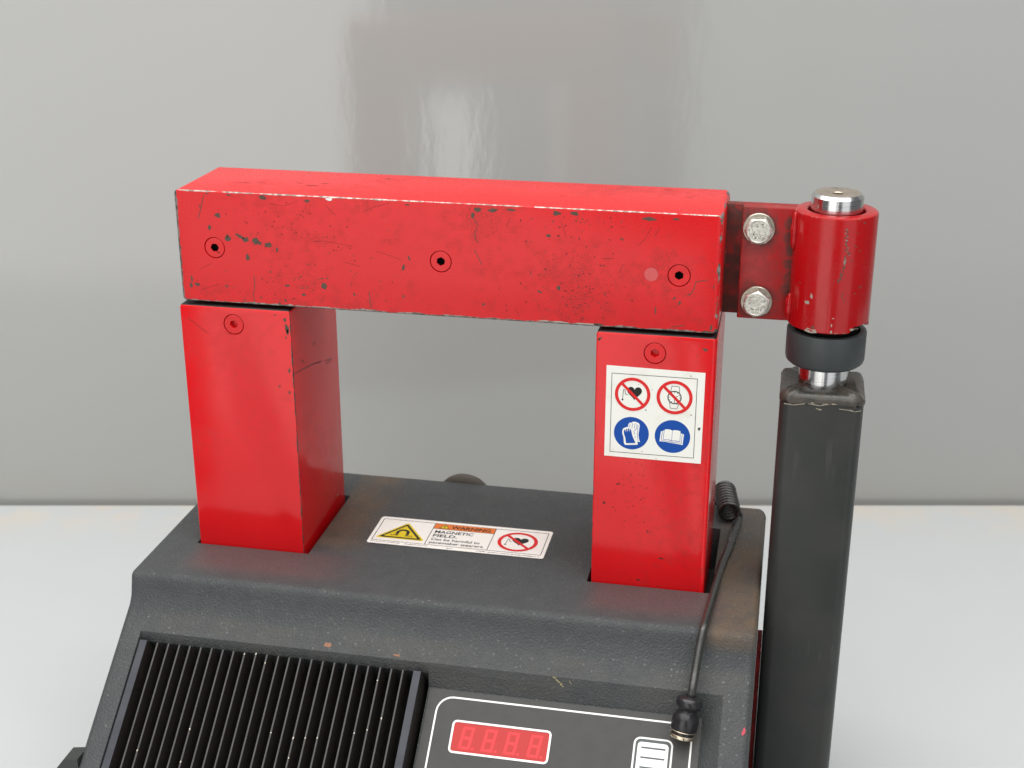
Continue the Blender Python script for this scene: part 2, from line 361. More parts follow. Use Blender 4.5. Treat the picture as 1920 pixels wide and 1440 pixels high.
def tube(pts, r, mat, n=12, closed_ends=True):
    m = MB(); P = [Vector(p) for p in pts]; vs, fs = [], []
    T = [(P[min(i+1, len(P)-1)]-P[max(i-1, 0)]).normalized() for i in range(len(P))]
    U = T[0].orthogonal().normalized()
    for i, p in enumerate(P):
        U = (U - T[i]*U.dot(T[i])).normalized(); V = T[i].cross(U)
        for k in range(n):
            a = 2*math.pi*k/n; vs.append(p + U*(r*math.cos(a)) + V*(r*math.sin(a)))
    for i in range(len(P)-1):
        for k in range(n):
            j = (k+1) % n; fs.append([i*n+k, i*n+j, (i+1)*n+j, (i+1)*n+k])
    if closed_ends: fs += [list(range(n))[::-1], [(len(P)-1)*n+k for k in range(n)]]
    m.add(vs, fs, mat); return m
def spline(pts, sub=8):
    P = [Vector(p) for p in pts]; P = [P[0]*2-P[1]] + P + [P[-1]*2-P[-2]]; out = []
    for i in range(1, len(P)-2):
        a, b, c, d = P[i-1:i+3]
        for k in range(sub):
            t = k/sub; out.append(0.5*((2*b)+(c-a)*t+(2*a-5*b+4*c-d)*t*t+(3*b-a-3*c+d)*t**3))
    out.append(P[-2]); return out
def thing(name, label, cat, loc):
    o = bpy.data.objects.new(name, None); COL.objects.link(o); o.location = Vector(loc)*MM
    o['label'] = label; o['category'] = cat; return o

# flat print: 2D shapes mapped by fn(u, v, h) on to a surface
class Print:
    def __init__(s, fn, keep=None): s.mb = MB(); s.fn = fn; s.keep = keep
    def poly(s, pts, h, mat):
        if s.keep:                        # marks stay on their face: drop those off it, trim those that reach its edge
            a, b, c, d = s.keep
            if all(p[0] < a or p[0] > b for p in pts) or all(p[1] < c or p[1] > d for p in pts): return
            pts = [(min(max(p[0], a), b), min(max(p[1], c), d)) for p in pts]
            pts = [p for i, p in enumerate(pts) if (Vector(p)-Vector(pts[i-1])).length > 1e-4]
            if len(pts) < 3: return
        bm = bmesh.new(); f = bm.faces.new([bm.verts.new((p[0], p[1], 0)) for p in pts]); f.normal_update()
        if f.normal.z < 0: f.normal_flip()
        bmesh.ops.triangulate(bm, faces=[f], ngon_method='EAR_CLIP')
        bm.verts.index_update()
        s.mb.add([s.fn(v.co.x, v.co.y, h) for v in bm.verts], [[v.index for v in f.verts] for f in bm.faces], mat); bm.free()
    def disc(s, cx, cy, r, h, mat, n=48): s.poly([(cx+r*math.cos(2*math.pi*i/n), cy+r*math.sin(2*math.pi*i/n)) for i in range(n)], h, mat)
    def ring(s, cx, cy, r0, r1, h, mat, n=56):
        s.band([(cx+r0*math.cos(2*math.pi*i/n), cy+r0*math.sin(2*math.pi*i/n)) for i in range(n)], [(cx+r1*math.cos(2*math.pi*i/n), cy+r1*math.sin(2*math.pi*i/n)) for i in range(n)], h, mat)
    def band(s, inner, outer, h, mat):
        n = len(inner)
        s.mb.add([s.fn(*p, h) for p in inner]+[s.fn(*p, h) for p in outer], [[i, n+i, n+(i+1) % n, (i+1) % n] for i in range(n)], mat)
    def line(s, pts, wd, h, mat):
        for a, b in zip(pts, pts[1:]):
            a = Vector(a); b = Vector(b); d = (b-a).normalized(); q = Vector((-d.y, d.x))*wd/2; e = d*wd*0.25
            s.poly([a-e-q, b+e-q, b+e+q, a-e+q], h, mat)
    def rrect(s, x0, x1, y0, y1, r, n=6):
        out = []
        for cx, cy, a0 in ((x1-r, y1-r, 0), (x0+r, y1-r, 90), (x0+r, y0+r, 180), (x1-r, y0+r, 270)):
            for k in range(n+1):
                a = math.radians(a0+90*k/n); out.append((cx+r*math.cos(a), cy+r*math.sin(a)))
        return out
    def frame(s, x0, x1, y0, y1, r, wd, h, mat):
        s.band(s.rrect(x0+wd, x1-wd, y0+wd, y1-wd, max(0.01, r-wd)), s.rrect(x0, x1, y0, y1, r), h, mat)
    def text(s, body, x0, x1, y0, cap, h, mat, bold=0.0):
        cu = bpy.data.curves.new('t', 'FONT'); cu.body = body; cu.size = 1; cu.offset = bold; cu.resolution_u = 3
        o = bpy.data.objects.new('t', cu); COL.objects.link(o)
        me = bpy.data.meshes.new_from_object(o.evaluated_get(bpy.context.evaluated_depsgraph_get()))
        xs = [v.co.x for v in me.vertices]; mn, mx = min(xs), max(xs); ch = 0.70+2*bold
        s.mb.add([s.fn(x0+(v.co.x-mn)/(mx-mn)*(x1-x0), y0+(v.co.y+bold)/ch*cap, h) for v in me.vertices], [list(p.vertices) for p in me.polygons], mat)
        bpy.data.objects.remove(o, do_unlink=True); bpy.data.meshes.remove(me); bpy.data.curves.remove(cu)
    def obj(s, name, parent): return obj(name, s.mb, parent, None)
def blob(cx, cy, wx, wy, ang=0, n=11, jag=0.34):
    a0 = math.radians(ang); out = []
    for i in range(n):
        a = 2*math.pi*i/n; k = 1+random.uniform(-jag, jag)
        x, y = wx/2*k*math.cos(a), wy/2*k*math.sin(a); out.append((cx+x*math.cos(a0)-y*math.sin(a0), cy+x*math.sin(a0)+y*math.cos(a0)))
    return out

M_FWD, M_RIGHT, M_UP = fwd.copy(), Rh.copy(), upv.copy()
# measuring rays, only to turn measured pixels of the photograph into millimetres on the machine's own faces
def pixel_ray(px, py):
    return M_FWD + M_RIGHT*((px-960)/FPX) - M_UP*((py-720)/FPX)
def at_y(px, py, y):
    d = pixel_ray(px, py); C = CAMP/MM; t = (y-C.y)/d.y; return C + d*t
def at_plane(px, py, n, k):
    d = pixel_ray(px, py); C = CAMP/MM; t = (k-n.dot(C))/n.dot(d); return C + d*t

# ------------------------------------------------------------------ setting: wall and table
TZ = -170.0
def rf(r, f, z):                      # right/forward of the camera foot, metres -> mm coords
    p = Vector((CAMP.x, CAMP.y, 0)) + Rh*r + Fh*f; return (p.x/MM, p.y/MM, z)
def slab(r0, r1, f0, f1, z0, z1, mat, bev=0):
    m = MB(); vs = [rf(r, f, z) for z in (z0, z1) for (r, f) in ((r0, f0), (r1, f0), (r1, f1), (r0, f1))]
    m.add(vs, [[3, 2, 1, 0], [4, 5, 6, 7], [0, 1, 5, 4], [1, 2, 6, 5], [2, 3, 7, 6], [3, 0, 4, 7]], mat); return m
o = obj('table_top', slab(-1.3, 1.3, 0.47, 1.1464, TZ-30, TZ, TABLE), smooth=None); o['kind'] = 'structure'
o = obj('wall', slab(-1.7, 1.7, 1.1535, 1.20, -950, 1250, WALL), smooth=None); o['kind'] = 'structure'

# ------------------------------------------------------------------ the heater
H = thing('induction_heater', 'red and dark grey bench induction heater with a hinged red crossbar on two red pillars', 'induction heater', (2, 0, TZ))

# ---- housing
XL, XR = -175.6, 179.1
N = Vector((0, -0.623, 0.782)).normalized(); S = Vector((0, -0.782, -0.623)).normalized(); K0 = 16.0
def pan(x, s, h): return Vector((x, 0, 0)) + N*(K0+h) + S*s
def prism(profile, x0, x1, fn, mat):      # profile in 2D, extruded along x
    m = MB(); n = len(profile)
    vs = [fn(x0, *p) for p in profile]+[fn(x1, *p) for p in profile]
    fs = [list(range(n))[::-1], [n+i for i in range(n)]]+[[i, (i+1) % n, n+(i+1) % n, n+i] for i in range(n)]
    m.add(vs, fs, mat); return m
def fixn(m):
    bm = bmesh.new(); V = [bm.verts.new(v) for v in m.v]
    for f in m.f: bm.faces.new([V[i] for i in f])
    bmesh.ops.recalc_face_normals(bm, faces=bm.faces[:])
    bm.verts.index_update(); m.f = [[v.index for v in f.verts] for f in bm.faces]; bm.free(); return m
ps = pan(0, 205, 0)
prof = [(ps.y, -160), (ps.y, ps.z), (-45.4, -15.75), (-41.3, 0), (115.8, 0), (115.8, -160)]
body = fixn(prism(prof, XL, XR, lambda x, a, b: (x, a, b), HOUSING))
def pre_body(o):
    me = o.data; at = me.attributes.new('bevel_weight_edge', 'FLOAT', 'EDGE')
    for e in me.edges:
        a, b = me.vertices[e.vertices[0]].co/MM, me.vertices[e.vertices[1]].co/MM
        mid = (a+b)/2; alongx = abs(a.x-b.x) > 1; wgt = 0
        if alongx:
            if mid.z > -1: wgt = 0.45
            elif abs(mid.z+15.75) < 1: wgt = 0.9
            elif mid.y < -100 and mid.z > -150: wgt = 0.6
        else:
            if mid.z < -159: wgt = 0
            elif abs(mid.y-115.8) < 0.1: wgt = 1.0
            else: wgt = 0.40
        at.data[e.index].value = wgt
    md = o.modifiers.new('bv', 'BEVEL'); md.width = 9.0*MM; md.segments = 5; md.limit_method = 'WEIGHT'; md.use_clamp_overlap = True
def frust(x0t, x1t, s0t, x0b, x1b, s0b, ht, hb, s1):
    m = MB(); vs = [pan(x0t, s0t, ht), pan(x1t, s0t, ht), pan(x1t, s1, ht), pan(x0t, s1, ht), pan(x0b, s0b, hb), pan(x1b, s0b, hb), pan(x1b, s1, hb), pan(x0b, s1, hb)]
    m.add(vs, [[0, 1, 2, 3], [7, 6, 5, 4], [0, 4, 5, 1], [1, 5, 6, 2], [2, 6, 7, 3], [3, 7, 4, 0]], HOUSING); return fixn(m)
cutters = [frust(4.0, 167.0, 60.3, 4.0, 154.2, 73.1, 3.0, -10.9, 196),
           fixn(prism([(60.9, 3.0), (67.3, -5.0), (67.3, -38), (196, -38), (196, 3.0)], -162.8, 5.2, lambda x, a, b: pan(x, a, b), HOUSING)),
           box(-151.9, -82.3, -0.9, 80.0, -28, 6, BLACK_HOLE), box(82.6, 152.6, -0.9, 80.0, -28, 6, BLACK_HOLE)]
housing = cut(body, cutters, 'housing', H, HOUSING, pre_body, 1.1)

# scuffs and flecks on the housing
pr = Print(lambda u, v, h: pan(u, v, h))
def pan_px(px, py, h=0):
    p = at_plane(px, py, N, K0+h); return p.x, p.dot(S)
for px, py, wx, wy, an, mt in ((615, 1209, 5.5, 3.2, 0, RUST_CHIP), (745, 1229, 4, 1.4, 0, RUST_CHIP), (1394, 1373, 1.6, 5, 10, RED_FLECK), (1411, 1193, 1.3, 3, 0, RED_FLECK), (1402, 1201, 0.8, 1.2, 0, RED_FLECK)):
    u, v = pan_px(px, py); 
    if mt is RED_FLECK and py < 1300: continue
    pr.poly(blob(u, v, wx, wy, an), 0.12, mt)
# scuff on the recess wall above the panel
wn = (pan(0, 73.1, -10.9)-pan(0, 60.3, 3.0)).normalized(); wnn = Vector((1, 0, 0)).cross(wn).normalized()
if wnn.y > 0: wnn = -wnn
q0 = pan(0, 60.3, 3.0); kk = wnn.dot(q0)
for (px, py, wx, wy, an) in [(1040, 1271, 3.2, 0.9, -35), (1046, 1277, 2.6, 1.0, -40), (1052, 1283, 1.8, 1.3, -60), (1055, 1287, 1.0, 0.7, 0), (1070, 1280, 2.2, 0.5, -55), (1043, 1270, 1.2, 0.4, 0)]:
    p = at_plane(px, py, wnn, kk); c = Vector((p.x, p.dot(wn), 0))
    pts = blob(c.x, c.y, wx, wy, -an, 9, 0.5)
    pr.mb.add([Vector((a, 0, 0)) + wn*b + wnn*(kk+0.12) for a, b in pts], [list(range(len(pts)))], DUST_CHIP)
o = pr.obj('scuff_mark', H); o['kind'] = 'stuff'

# rear knob and side handle
obj('rear_knob', lathe([(8, 114), (15.5, 115.0), (18.2, 116.2), (18.9, 117.6), (18.7, 119.0), (16.4, 123.5), (12, 129), (0, 132)], 0, 0, KNOB, 48, (0, 1, 0), (-16.3, 0, -14.8)), H)
hm = MB(); hp = [(-175.0, -72.0), (-183.4, -73.4), (-188.4, -80.0), (-188.7, -101), (-183, -107), (-175.0, -107)]
n_ = len(hp); hm.add([(a, -121, b) for a, b in hp]+[(a, -109.5, b) for a, b in hp], [list(range(n_)), [n_+i for i in range(n_)][::-1]]+[[i, n_+i, n_+(i+1) % n_, (i+1) % n_] for i in range(n_)], HANDLE)
obj('side_handle', fixn(hm), H, 30)
obj('side_bracket', box(179.3, 181.9, 22, 46, -158, -47, RED_DULL, 0.4, 1), H)

for fx in (-150, 150):
    for fy in (-135, 92):
        obj('rubber_foot', lathe([(11, -170), (12, -169), (12.5, -160.2)], fx, fy, RUBBER, 28), H, 30)
# ---- heat sink
HS = obj('heat_sink', fixn(prism([(69, -36), (69, -31), (194, -31), (194, -36)], -161.5, 2.0, lambda x, a, b: pan(x, a, b), FIN_BLACK)), H)
fb = MB()
def fin_mesh(t, s0, s1, h0, h1, side, top):
    m = MB(); c = 0.18
    a = [pan(-t/2, s0, h0), pan(t/2, s0, h0), pan(t/2, s1, h0), pan(-t/2, s1, h0)]
    b = [pan(-t/2, s0, h1-c), pan(t/2, s0, h1-c), pan(t/2, s1, h1-c), pan(-t/2, s1, h1-c)]
    d = [pan(-t/2+c, s0+c, h1), pan(t/2-c, s0+c, h1), pan(t/2-c, s1, h1), pan(-t/2+c, s1, h1)]
    m.add(a+b, [[0, 1, 5, 4], [1, 2, 6, 5], [2, 3, 7, 6], [3, 0, 4, 7], [3, 2, 1, 0]], side)
    m.add(b+d, [[0, 1, 5, 4], [1, 2, 6, 5], [3, 0, 4, 7], [4, 5, 6, 7]], top); return m
f0 = obj('fin', fin_mesh(1.05, 68.8, 194, -31, 0, FIN_BLACK, FIN_EDGE), HS, None)
bl = f0.location.copy()
for k in range(23):
    o = f0 if k == 0 else f0.copy()
    if k: COL.objects.link(o); o.parent = HS
    o.location = bl + Vector(((-150.9+6.5*k+random.uniform(-.12, .12))*MM, random.uniform(-.15, .15)*MM, random.uniform(-.12, .12)*MM))
    o.rotation_euler = (0, random.uniform(-.0015, .0015), random.uniform(-.0008, .0008))
e0 = obj('end_plate', fin_mesh(4.4, 68.4, 194, -31, 0.2, FIN_BLACK, END_PLATE), HS, None); bl = e0.location.copy()
e0.location = bl + Vector((-159.4*MM, 0, 0))
e1 = e0.copy(); COL.objects.link(e1); e1.parent = HS; e1.location = bl + Vector((0.0*MM, 0, 0))
# small nicks shining on the fin edges
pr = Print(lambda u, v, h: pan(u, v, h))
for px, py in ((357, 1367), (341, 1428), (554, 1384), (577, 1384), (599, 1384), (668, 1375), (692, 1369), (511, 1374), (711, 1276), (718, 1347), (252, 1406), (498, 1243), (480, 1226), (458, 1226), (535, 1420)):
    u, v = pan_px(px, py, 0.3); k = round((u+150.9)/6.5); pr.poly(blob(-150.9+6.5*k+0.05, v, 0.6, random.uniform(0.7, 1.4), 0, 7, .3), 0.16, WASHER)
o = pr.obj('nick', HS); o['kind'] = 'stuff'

# ---- control panel with print, display and key
HP = -10.0
cp = fixn(prism([(73.9, -10.6), (73.9, HP), (190, HP), (190, -10.6)], 6.4, 153.8, lambda x, a, b: pan(x, a, b), LABEL_GREY))
CP = obj('control_panel', cp, H, None)
pr = Print(lambda u, v, h: pan(u, v, HP+h))
pr.frame(11.6, 150.0, 77.2, 186, 9, 0.95, 0.06, PRINT_WHITE); pr.obj('border_line', CP)
pr = Print(lambda u, v, h: pan(u, v, HP+h))
pr.frame(119.8, 140.4, 87.0, 113, 3.6, 0.95, 0.06, PRINT_WHITE)
pr.poly(pr.rrect(120.75, 139.45, 87.95, 112.05, 2.7), 0.06, PRINT_SLATE)
pr.poly(pr.rrect(122.0, 138.2, 89.6, 110.2, 2.0), 0.12, PRINT_WHITE)
for sv in (92.5, 97.7, 102.9):
    pr.poly(pr.rrect(123.9, 136.7, sv-0.45, sv+0.45, 0.44, 3), 0.18, PRINT_SLATE)
pr.obj('list_key', CP)
pr = Print(lambda u, v, h: pan(u, v, HP+h))
pr.frame(22.3, 76.3, 89.7, 107.7, 2.6, 1.1, 0.35, PRINT_WHITE)
pr.band(pr.rrect(23.4, 75.2, 90.8, 106.6, 1.5), pr.rrect(22.3, 76.3, 89.7, 107.7, 2.6), 0.05, PRINT_WHITE)
pr.poly(pr.rrect(22.9, 75.7, 90.3, 107.1, 2.0), 0.03, DISP_RED)
DS = pr.obj('display', H)
def digit(cx):
    d = Print(lambda u, v, h: pan(u, v, HP+h)); w, t, hh = 6.3, 1.45, 12.2; mid = 98.9
    def P(u, v): return (cx+u-(v-mid)*0.115, v)
    y0, y1 = mid-hh/2, mid+hh/2; x0, x1 = -w/2, w/2; g = 0.12
    for a, b, c, e in ((x0+g, x1-g, y0, y0+t), (x0+g, x1-g, mid-t/2, mid+t/2), (x0+g, x1-g, y1-t, y1), (x0, x0+t, y0+g, mid-g), (x1-t, x1, y0+g, mid-g), (x0, x0+t, mid+g, y1-g), (x1-t, x1, mid+g, y1-g)):
        pr_h = 0.07 if (b-a) > 3 else 0.10
        d.poly([P(a, c), P(b, c), P(b, e), P(a, e)], pr_h, SEG_RED)
    u, v = P(x1+1.5, y1-0.7); d.disc(u, v, 0.75, 0.07, SEG_RED, 12)
    return d
for cx in (31.2, 43.6, 55.7, 68.2): digit(cx).obj('digit', DS)

# ---- warning label on the deck
def deck(u, v, h): return (u, v, h)
pr = Print(deck)
pr.poly(pr.rrect(-53.6, 53.7, 20.2, 55.5, 2.0), 0.10, LABEL_W)
pr.frame(-51.6, 51.7, 24.0, 52.6, 0.4, 0.42, 0.16, STICK_BLACK)
for xx in (-18.8, 19.15): pr.line([(xx, 24.1), (xx, 52.4)], 0.42, 0.16, STICK_BLACK)
for x0, x1, yy in ((-51.4, -33.5, 22.4), (-30.5, -16.5, 22.3), (-4.6, -0.9, 21.9), (13.0, 19, 22.1), (20.3, 51, 21.9)):
    x = x0
    while x < x1:
        wd = random.uniform(0.5, 1.5); pr.line([(x, yy+random.uniform(-.1, .1)), (min(x+wd, x1), yy)], random.uniform(0.35, 0.7), 0.16, STICK_BLACK); x += wd+random.uniform(0.25, 0.7)
WL = pr.obj('warning_label', H)
pr = Print(deck)
def rtri(T, L, R, r, n=5):
    pts = [Vector(T), Vector(L), Vector(R)]; out = []
    for i in range(3):
        p, a, b = pts[i], pts[i-1], pts[(i+1) % 3]; d1 = (a-p).normalized(); d2 = (b-p).normalized()
        s_, e_ = p+d1*r, p+d2*r
        for k in range(n+1):
            t = k/n; out.append(tuple(s_*(1-t)**2+p*2*t*(1-t)+e_*t*t))
    return out
cx, cy = -35.2, 35.2
def tri(k, r): return rtri((cx, cy+14.6*k), (cx-15.4*k, cy-7.4*k), (cx+15.4*k, cy-7.4*k), r)
pr.poly(tri(1.0, 2.6), 0.16, STICK_YEL); pr.poly(tri(0.86, 1.6), 0.20, STICK_BLACK); pr.poly(tri(0.68, 0.6), 0.24, STICK_YEL)
# horseshoe magnet
mc = (cx, cy+1.0); ro, ri = 4.1, 2.2
outer = [(mc[0]+ro*math.cos(a), mc[1]+ro*math.sin(a)) for a in [math.pi*i/14 for i in range(15)]]
inner = [(mc[0]+ri*math.cos(a), mc[1]+ri*math.sin(a)) for a in [math.pi*i/14 for i in range(15)]]
pr.poly([(mc[0]+ro, mc[1]-2.6)]+outer+[(mc[0]-ro, mc[1]-2.6), (mc[0]-ri, mc[1]-2.6)]+inner[::-1]+[(mc[0]+ri, mc[1]-2.6)], 0.28, STICK_BLACK)
for sx in (-1, 1):
    a = mc[0]+sx*3.15
    pr.poly([(a-0.95, mc[1]-4.4), (a+0.95, mc[1]-4.4), (a+0.95, mc[1]-3.0), (a-0.95, mc[1]-3.0)], 0.28, STICK_BLACK)
    for q in (4.9, 6.3): pr.line([(mc[0]+sx*q, mc[1]-4.6), (mc[0]+sx*q, mc[1]-3.3)], 0.6, 0.28, STICK_BLACK)
pr.obj('magnet_triangle', WL)
pr = Print(deck)
pr.poly([(-18.55, 45.6), (18.9, 45.6), (18.9, 52.2), (-18.55, 52.2)], 0.16, STICK_ORG)
pr.line([(-18.6, 45.5), (18.95, 45.5)], 0.35, 0.2, STICK_BLACK)
pr.poly(rtri((-12.2, 51.6), (-15.6, 46.3), (-8.9, 46.3), 0.8), 0.20, STICK_BLACK); pr.poly(rtri((-12.2, 50.9), (-14.8, 46.7), (-9.6, 46.7), 0.6), 0.24, STICK_YEL)
pr.line([(-12.2, 49.8), (-12.2, 48.3)], 0.6, 0.28, STICK_BLACK); pr.disc(-12.2, 47.4, 0.4, 0.28, STICK_BLACK, 10)
pr.text('WARNING', -8.0, 16.4, 46.8, 4.1, 0.2, STICK_BLACK, 0.028)
pr.text('MAGNETIC', -16.6, 7.2, 39.9, 3.6, 0.16, STICK_BLACK, 0.022)
pr.text('FIELD.', -16.6, -1.6, 35.0, 3.6, 0.16, STICK_BLACK, 0.022)
pr.text('Can be harmful to', -16.6, 13.3, 30.5, 3.0, 0.16, STICK_BLACK, 0.016)
pr.text('pacemaker wearers.', -16.6, 16.8, 26.3, 3.0, 0.16, STICK_BLACK, 0.016)
pr.obj('warning_text', WL)
def heart(cx, cy, w, h, n=36):
    out = []
    for i in range(n):
        t = 2*math.pi*i/n; x = 16*math.sin(t)**3; y = 13*math.cos(t)-5*math.cos(2*t)-2*math.cos(3*t)-math.cos(4*t)
        out.append((cx+x/32*w, cy+(y+2.5)/29*h))
    return out
def no_pacemaker(fn, cx, cy, R, h0=0.16):
    p = Print(fn); k = R/9.5
    p.poly(heart(cx+1.0*k, cy+0.4*k, 7.9*k, 7.7*k), h0, STICK_BLACK)
    p.line([(cx-2.6*k, cy-0.3*k), (cx-3.8*k, cy-0.2*k), (cx-4.15*k, cy+2.2*k), (cx-4.95*k, cy+2.3*k), (cx-5.3*k, cy-3.2*k)], 0.28*k, h0+0.04, STICK_BLACK)
    p.disc(cx-5.3*k, cy-3.4*k, 0.5*k, h0+0.04, STICK_BLACK, 14)
    a = R-0.85*k; d = a*math.sqrt(0.5)
    p.line([(cx-d, cy+d), (cx+d, cy-d)], 1.55*k, h0+0.08, STICK_RED); p.ring(cx, cy, R-1.72*k, R, h0+0.10, STICK_RED); return p
no_pacemaker(deck, 35.1, 38.0, 12.1).obj('no_pacemaker_sign', WL)

# ---- pillars
PT = 149.5
def hole(cx, cz, y0): return lathe([(6.0, -3), (6.0, 4.2)], 0, 0, BLACK_HOLE, 40, (0, 1, 0), (cx, y0, cz))
def screw(cx, cz, y0, parent, a0=20, socket=BLACK_HOLE):
    m = MB(); n = 48; R, rh = 5.58, 2.35; vs = []; fs = []
    def hexpt(i):
        a = math.radians(a0)+2*math.pi*i/n; k = (a-math.radians(a0)) % (math.pi/3); r = rh*math.cos(math.pi/6)/math.cos(k-math.pi/6); return (cx+r*math.cos(a), cz+r*math.sin(a))
    def cir(i, r): a = math.radians(a0)+2*math.pi*i/n; return (cx+r*math.cos(a), cz+r*math.sin(a))
    rows = [[(x, y0+3.9, z) for x, z in [cir(i, R) for i in range(n)]], [(x, y0+0.28, z) for x, z in [cir(i, R) for i in range(n)]], [(x, y0+0.06, z) for x, z in [cir(i, R-0.22) for i in range(n)]],
            [(x, y0+0.06, z) for x, z in [((hexpt(i)[0]-cx)*1.08+cx, (hexpt(i)[1]-cz)*1.08+cz) for i in range(n)]], [(x, y0+0.3, z) for x, z in [hexpt(i) for i in range(n)]]]
    for r in rows: vs += r
    for k in range(len(rows)-1):
        for i in range(n): j = (i+1) % n; fs.append([k*n+i, k*n+j, (k+1)*n+j, (k+1)*n+i])
    m.add(vs, fs, RED_SCREW)
    w = [(x, y0+0.3, z) for x, z in [hexpt(i) for i in range(n)]]+[(x, y0+3.2, z) for x, z in [hexpt(i) for i in range(n)]]
    m.add(w, [[i, (i+1) % n, n+(i+1) % n, n+i] for i in range(n)]+[[n+i for i in range(n)]], socket)
    return obj('socket_screw', fixn2(m), parent, 35)
def fixn2(m):
    bm = bmesh.new(); V = [bm.verts.new(v) for v in m.v]
    fs = [bm.faces.new([V[i] for i in f]) for f in m.f]
    for f, k in zip(fs, m.m): f.material_index = k
    bmesh.ops.remove_doubles(bm, verts=bm.verts[:], dist=1e-4)
    bmesh.ops.recalc_face_normals(bm, faces=bm.faces[:]); bm.verts.index_update()
    m.v = [v.co[:] for v in bm.verts]; m.f = [[v.index for v in f.verts] for f in bm.faces]; m.m = [f.material_index for f in bm.faces]; bm.free(); return m
def wbox(x0, x1, y0, y1, z0, z1, mat, wfn):
    m = MB(); bm = box_bm(x0, x1, y0, y1, z0, z1); lay = bm.edges.layers.float.new('bevel_weight_edge')
    groups = {}
    for e in bm.edges:
        mid = (e.verts[0].co+e.verts[1].co)/2; d = e.verts[0].co-e.verts[1].co; ax = 'x' if abs(d.x) > 1 else 'y' if abs(d.y) > 1 else 'z'
        e[lay] = wfn(ax, mid)/5.0
    me = bpy.data.meshes.new('t'); bm.to_mesh(me); bm.free(); o = bpy.data.objects.new('t', me); COL.objects.link(o)
    md = o.modifiers.new('b', 'BEVEL'); md.limit_method = 'WEIGHT'; md.width = 5.0; md.segments = 5; md.use_clamp_overlap = False
    em = bpy.data.meshes.new_from_object(o.evaluated_get(bpy.context.evaluated_depsgraph_get()))
    m.add([v.co[:] for v in em.vertices], [list(p.vertices) for p in em.polygons], mat)
    bpy.data.objects.remove(o, do_unlink=True); bpy.data.meshes.remove(em); return m
def pillar_w(left, right):
    def f(ax, c):
        if c.z < 0: return 0.5
        if ax == 'x': return 2.3
        if ax == 'y': return 2.6
        return left if c.x < (-117 if c.x < 0 else 117) else right
    return f
P1 = cut(wbox(-150.1, -85.2, 0, 77.4, -26, PT, RED_PILLAR, pillar_w(0.8, 0.55)), [hole(-118.7, 139.0, 0)], 'core_pillar', H, RED_PILLAR)
P2 = cut(wbox(84.8, 148.2, 0, 77.4, -26, PT, RED_PILLAR_R, pillar_w(0.9, 2.6)), [hole(116.0, 138.7, 0)], 'core_pillar', H, RED_PILLAR_R)
DARK_STEEL = plain('dark_contact_face', (0.012, 0.011, 0.010), 0.5, 0.2, 0.4, 0.3, 400)
for P_ in (P1, P2):
    P_.data.materials.append(DARK_STEEL); zc = wloc(P_).z
    for f in P_.data.polygons:
        if f.normal.z > 0.5 and (f.center.z+zc)/MM > PT-1.2: f.material_index = len(P_.data.materials)-1
P1['label'] = 'clean glossy red left pillar'; P2['label'] = 'red right pillar carrying the pictogram sticker'
screw(-118.7, 139.0, 0, P1, 12, RED_SCREW); screw(116.0, 138.7, 0, P2, 33, RED_SCREW)

def face_y(y): return lambda u, v, h: (u, y-h, v)
def px_y(px, py, y):
    p = at_y(px, py, y); return p.x, p.z
def chips(lst, sc, ox, oy, y, pr, mat, h=0.07):
    for c in lst:
        cx, cy, wx, wy = c[:4]; an = c[4] if len(c) > 4 else 0
        u, v = px_y(ox+cx*sc, oy+cy*sc, y); k = sc/3.5
        pr.poly(blob(u, v, wx*k, wy*k*1.08, -an), h, mat)
def strokes(lines, sc, ox, oy, y, pr, wd, mat, h=0.06):
    for ln in lines:
        pr.line([px_y(ox+a*sc, oy+b*sc, y) for a, b in ln], wd, h, mat)
# left pillar wear
pr = Print(face_y(0), (-149.3, -85.7, 2, 146.4)); s_ = 0.1875
chips([(1045, 150, 50, 46), (985, 125, 34, 18), (1140, 215, 36, 40), (1160, 290, 36, 90, -12), (1168, 335, 26, 60), (1155, 390, 18, 24), (1190, 720, 28, 46), (1090, 875, 20, 28, -30), (1190, 937, 26, 34)], s_, 320, 560, 0, pr, CHIP)
strokes([[(170, 190), (240, 240), (310, 300), (380, 350)], [(560, 345), (600, 355)]], s_, 320, 560, 0, pr, 0.22, SCRATCH)
def px_x(px, py, x):
    d = pixel_ray(px, py); C = CAMP/MM; t = (x-C.x)/d.x; return C+d*t
for ln in ([(1215, 775), (1265, 735), (1330, 700), (1430, 650), (1500, 628)], [(1440, 648), (1505, 628)], [(1540, 622), (1605, 600)], [(1555, 655), (1600, 615)], [(1300, 610), (1340, 640)], [(1420, 460), (1450, 430)]):
    p = Print(lambda u, v, h: (-85.2+h, u, v)); p.mb = pr.mb
    p.line([(lambda q: (q.y, q.z))(px_x(320+a*s_, 560+b*s_, -85.2)) for a, b in ln], 0.45, 0.06, STICK_BLACK)
u = px_x(633, 928, -85.2)
p = Print(lambda a, b, h: (-85.2+h, a, b)); p.mb = pr.mb; p.poly(blob(u.y, u.z, 1.6, 1.4), 0.06, CHIP_PALE)
o = pr.obj('paint_chip', P1); o['kind'] = 'stuff'
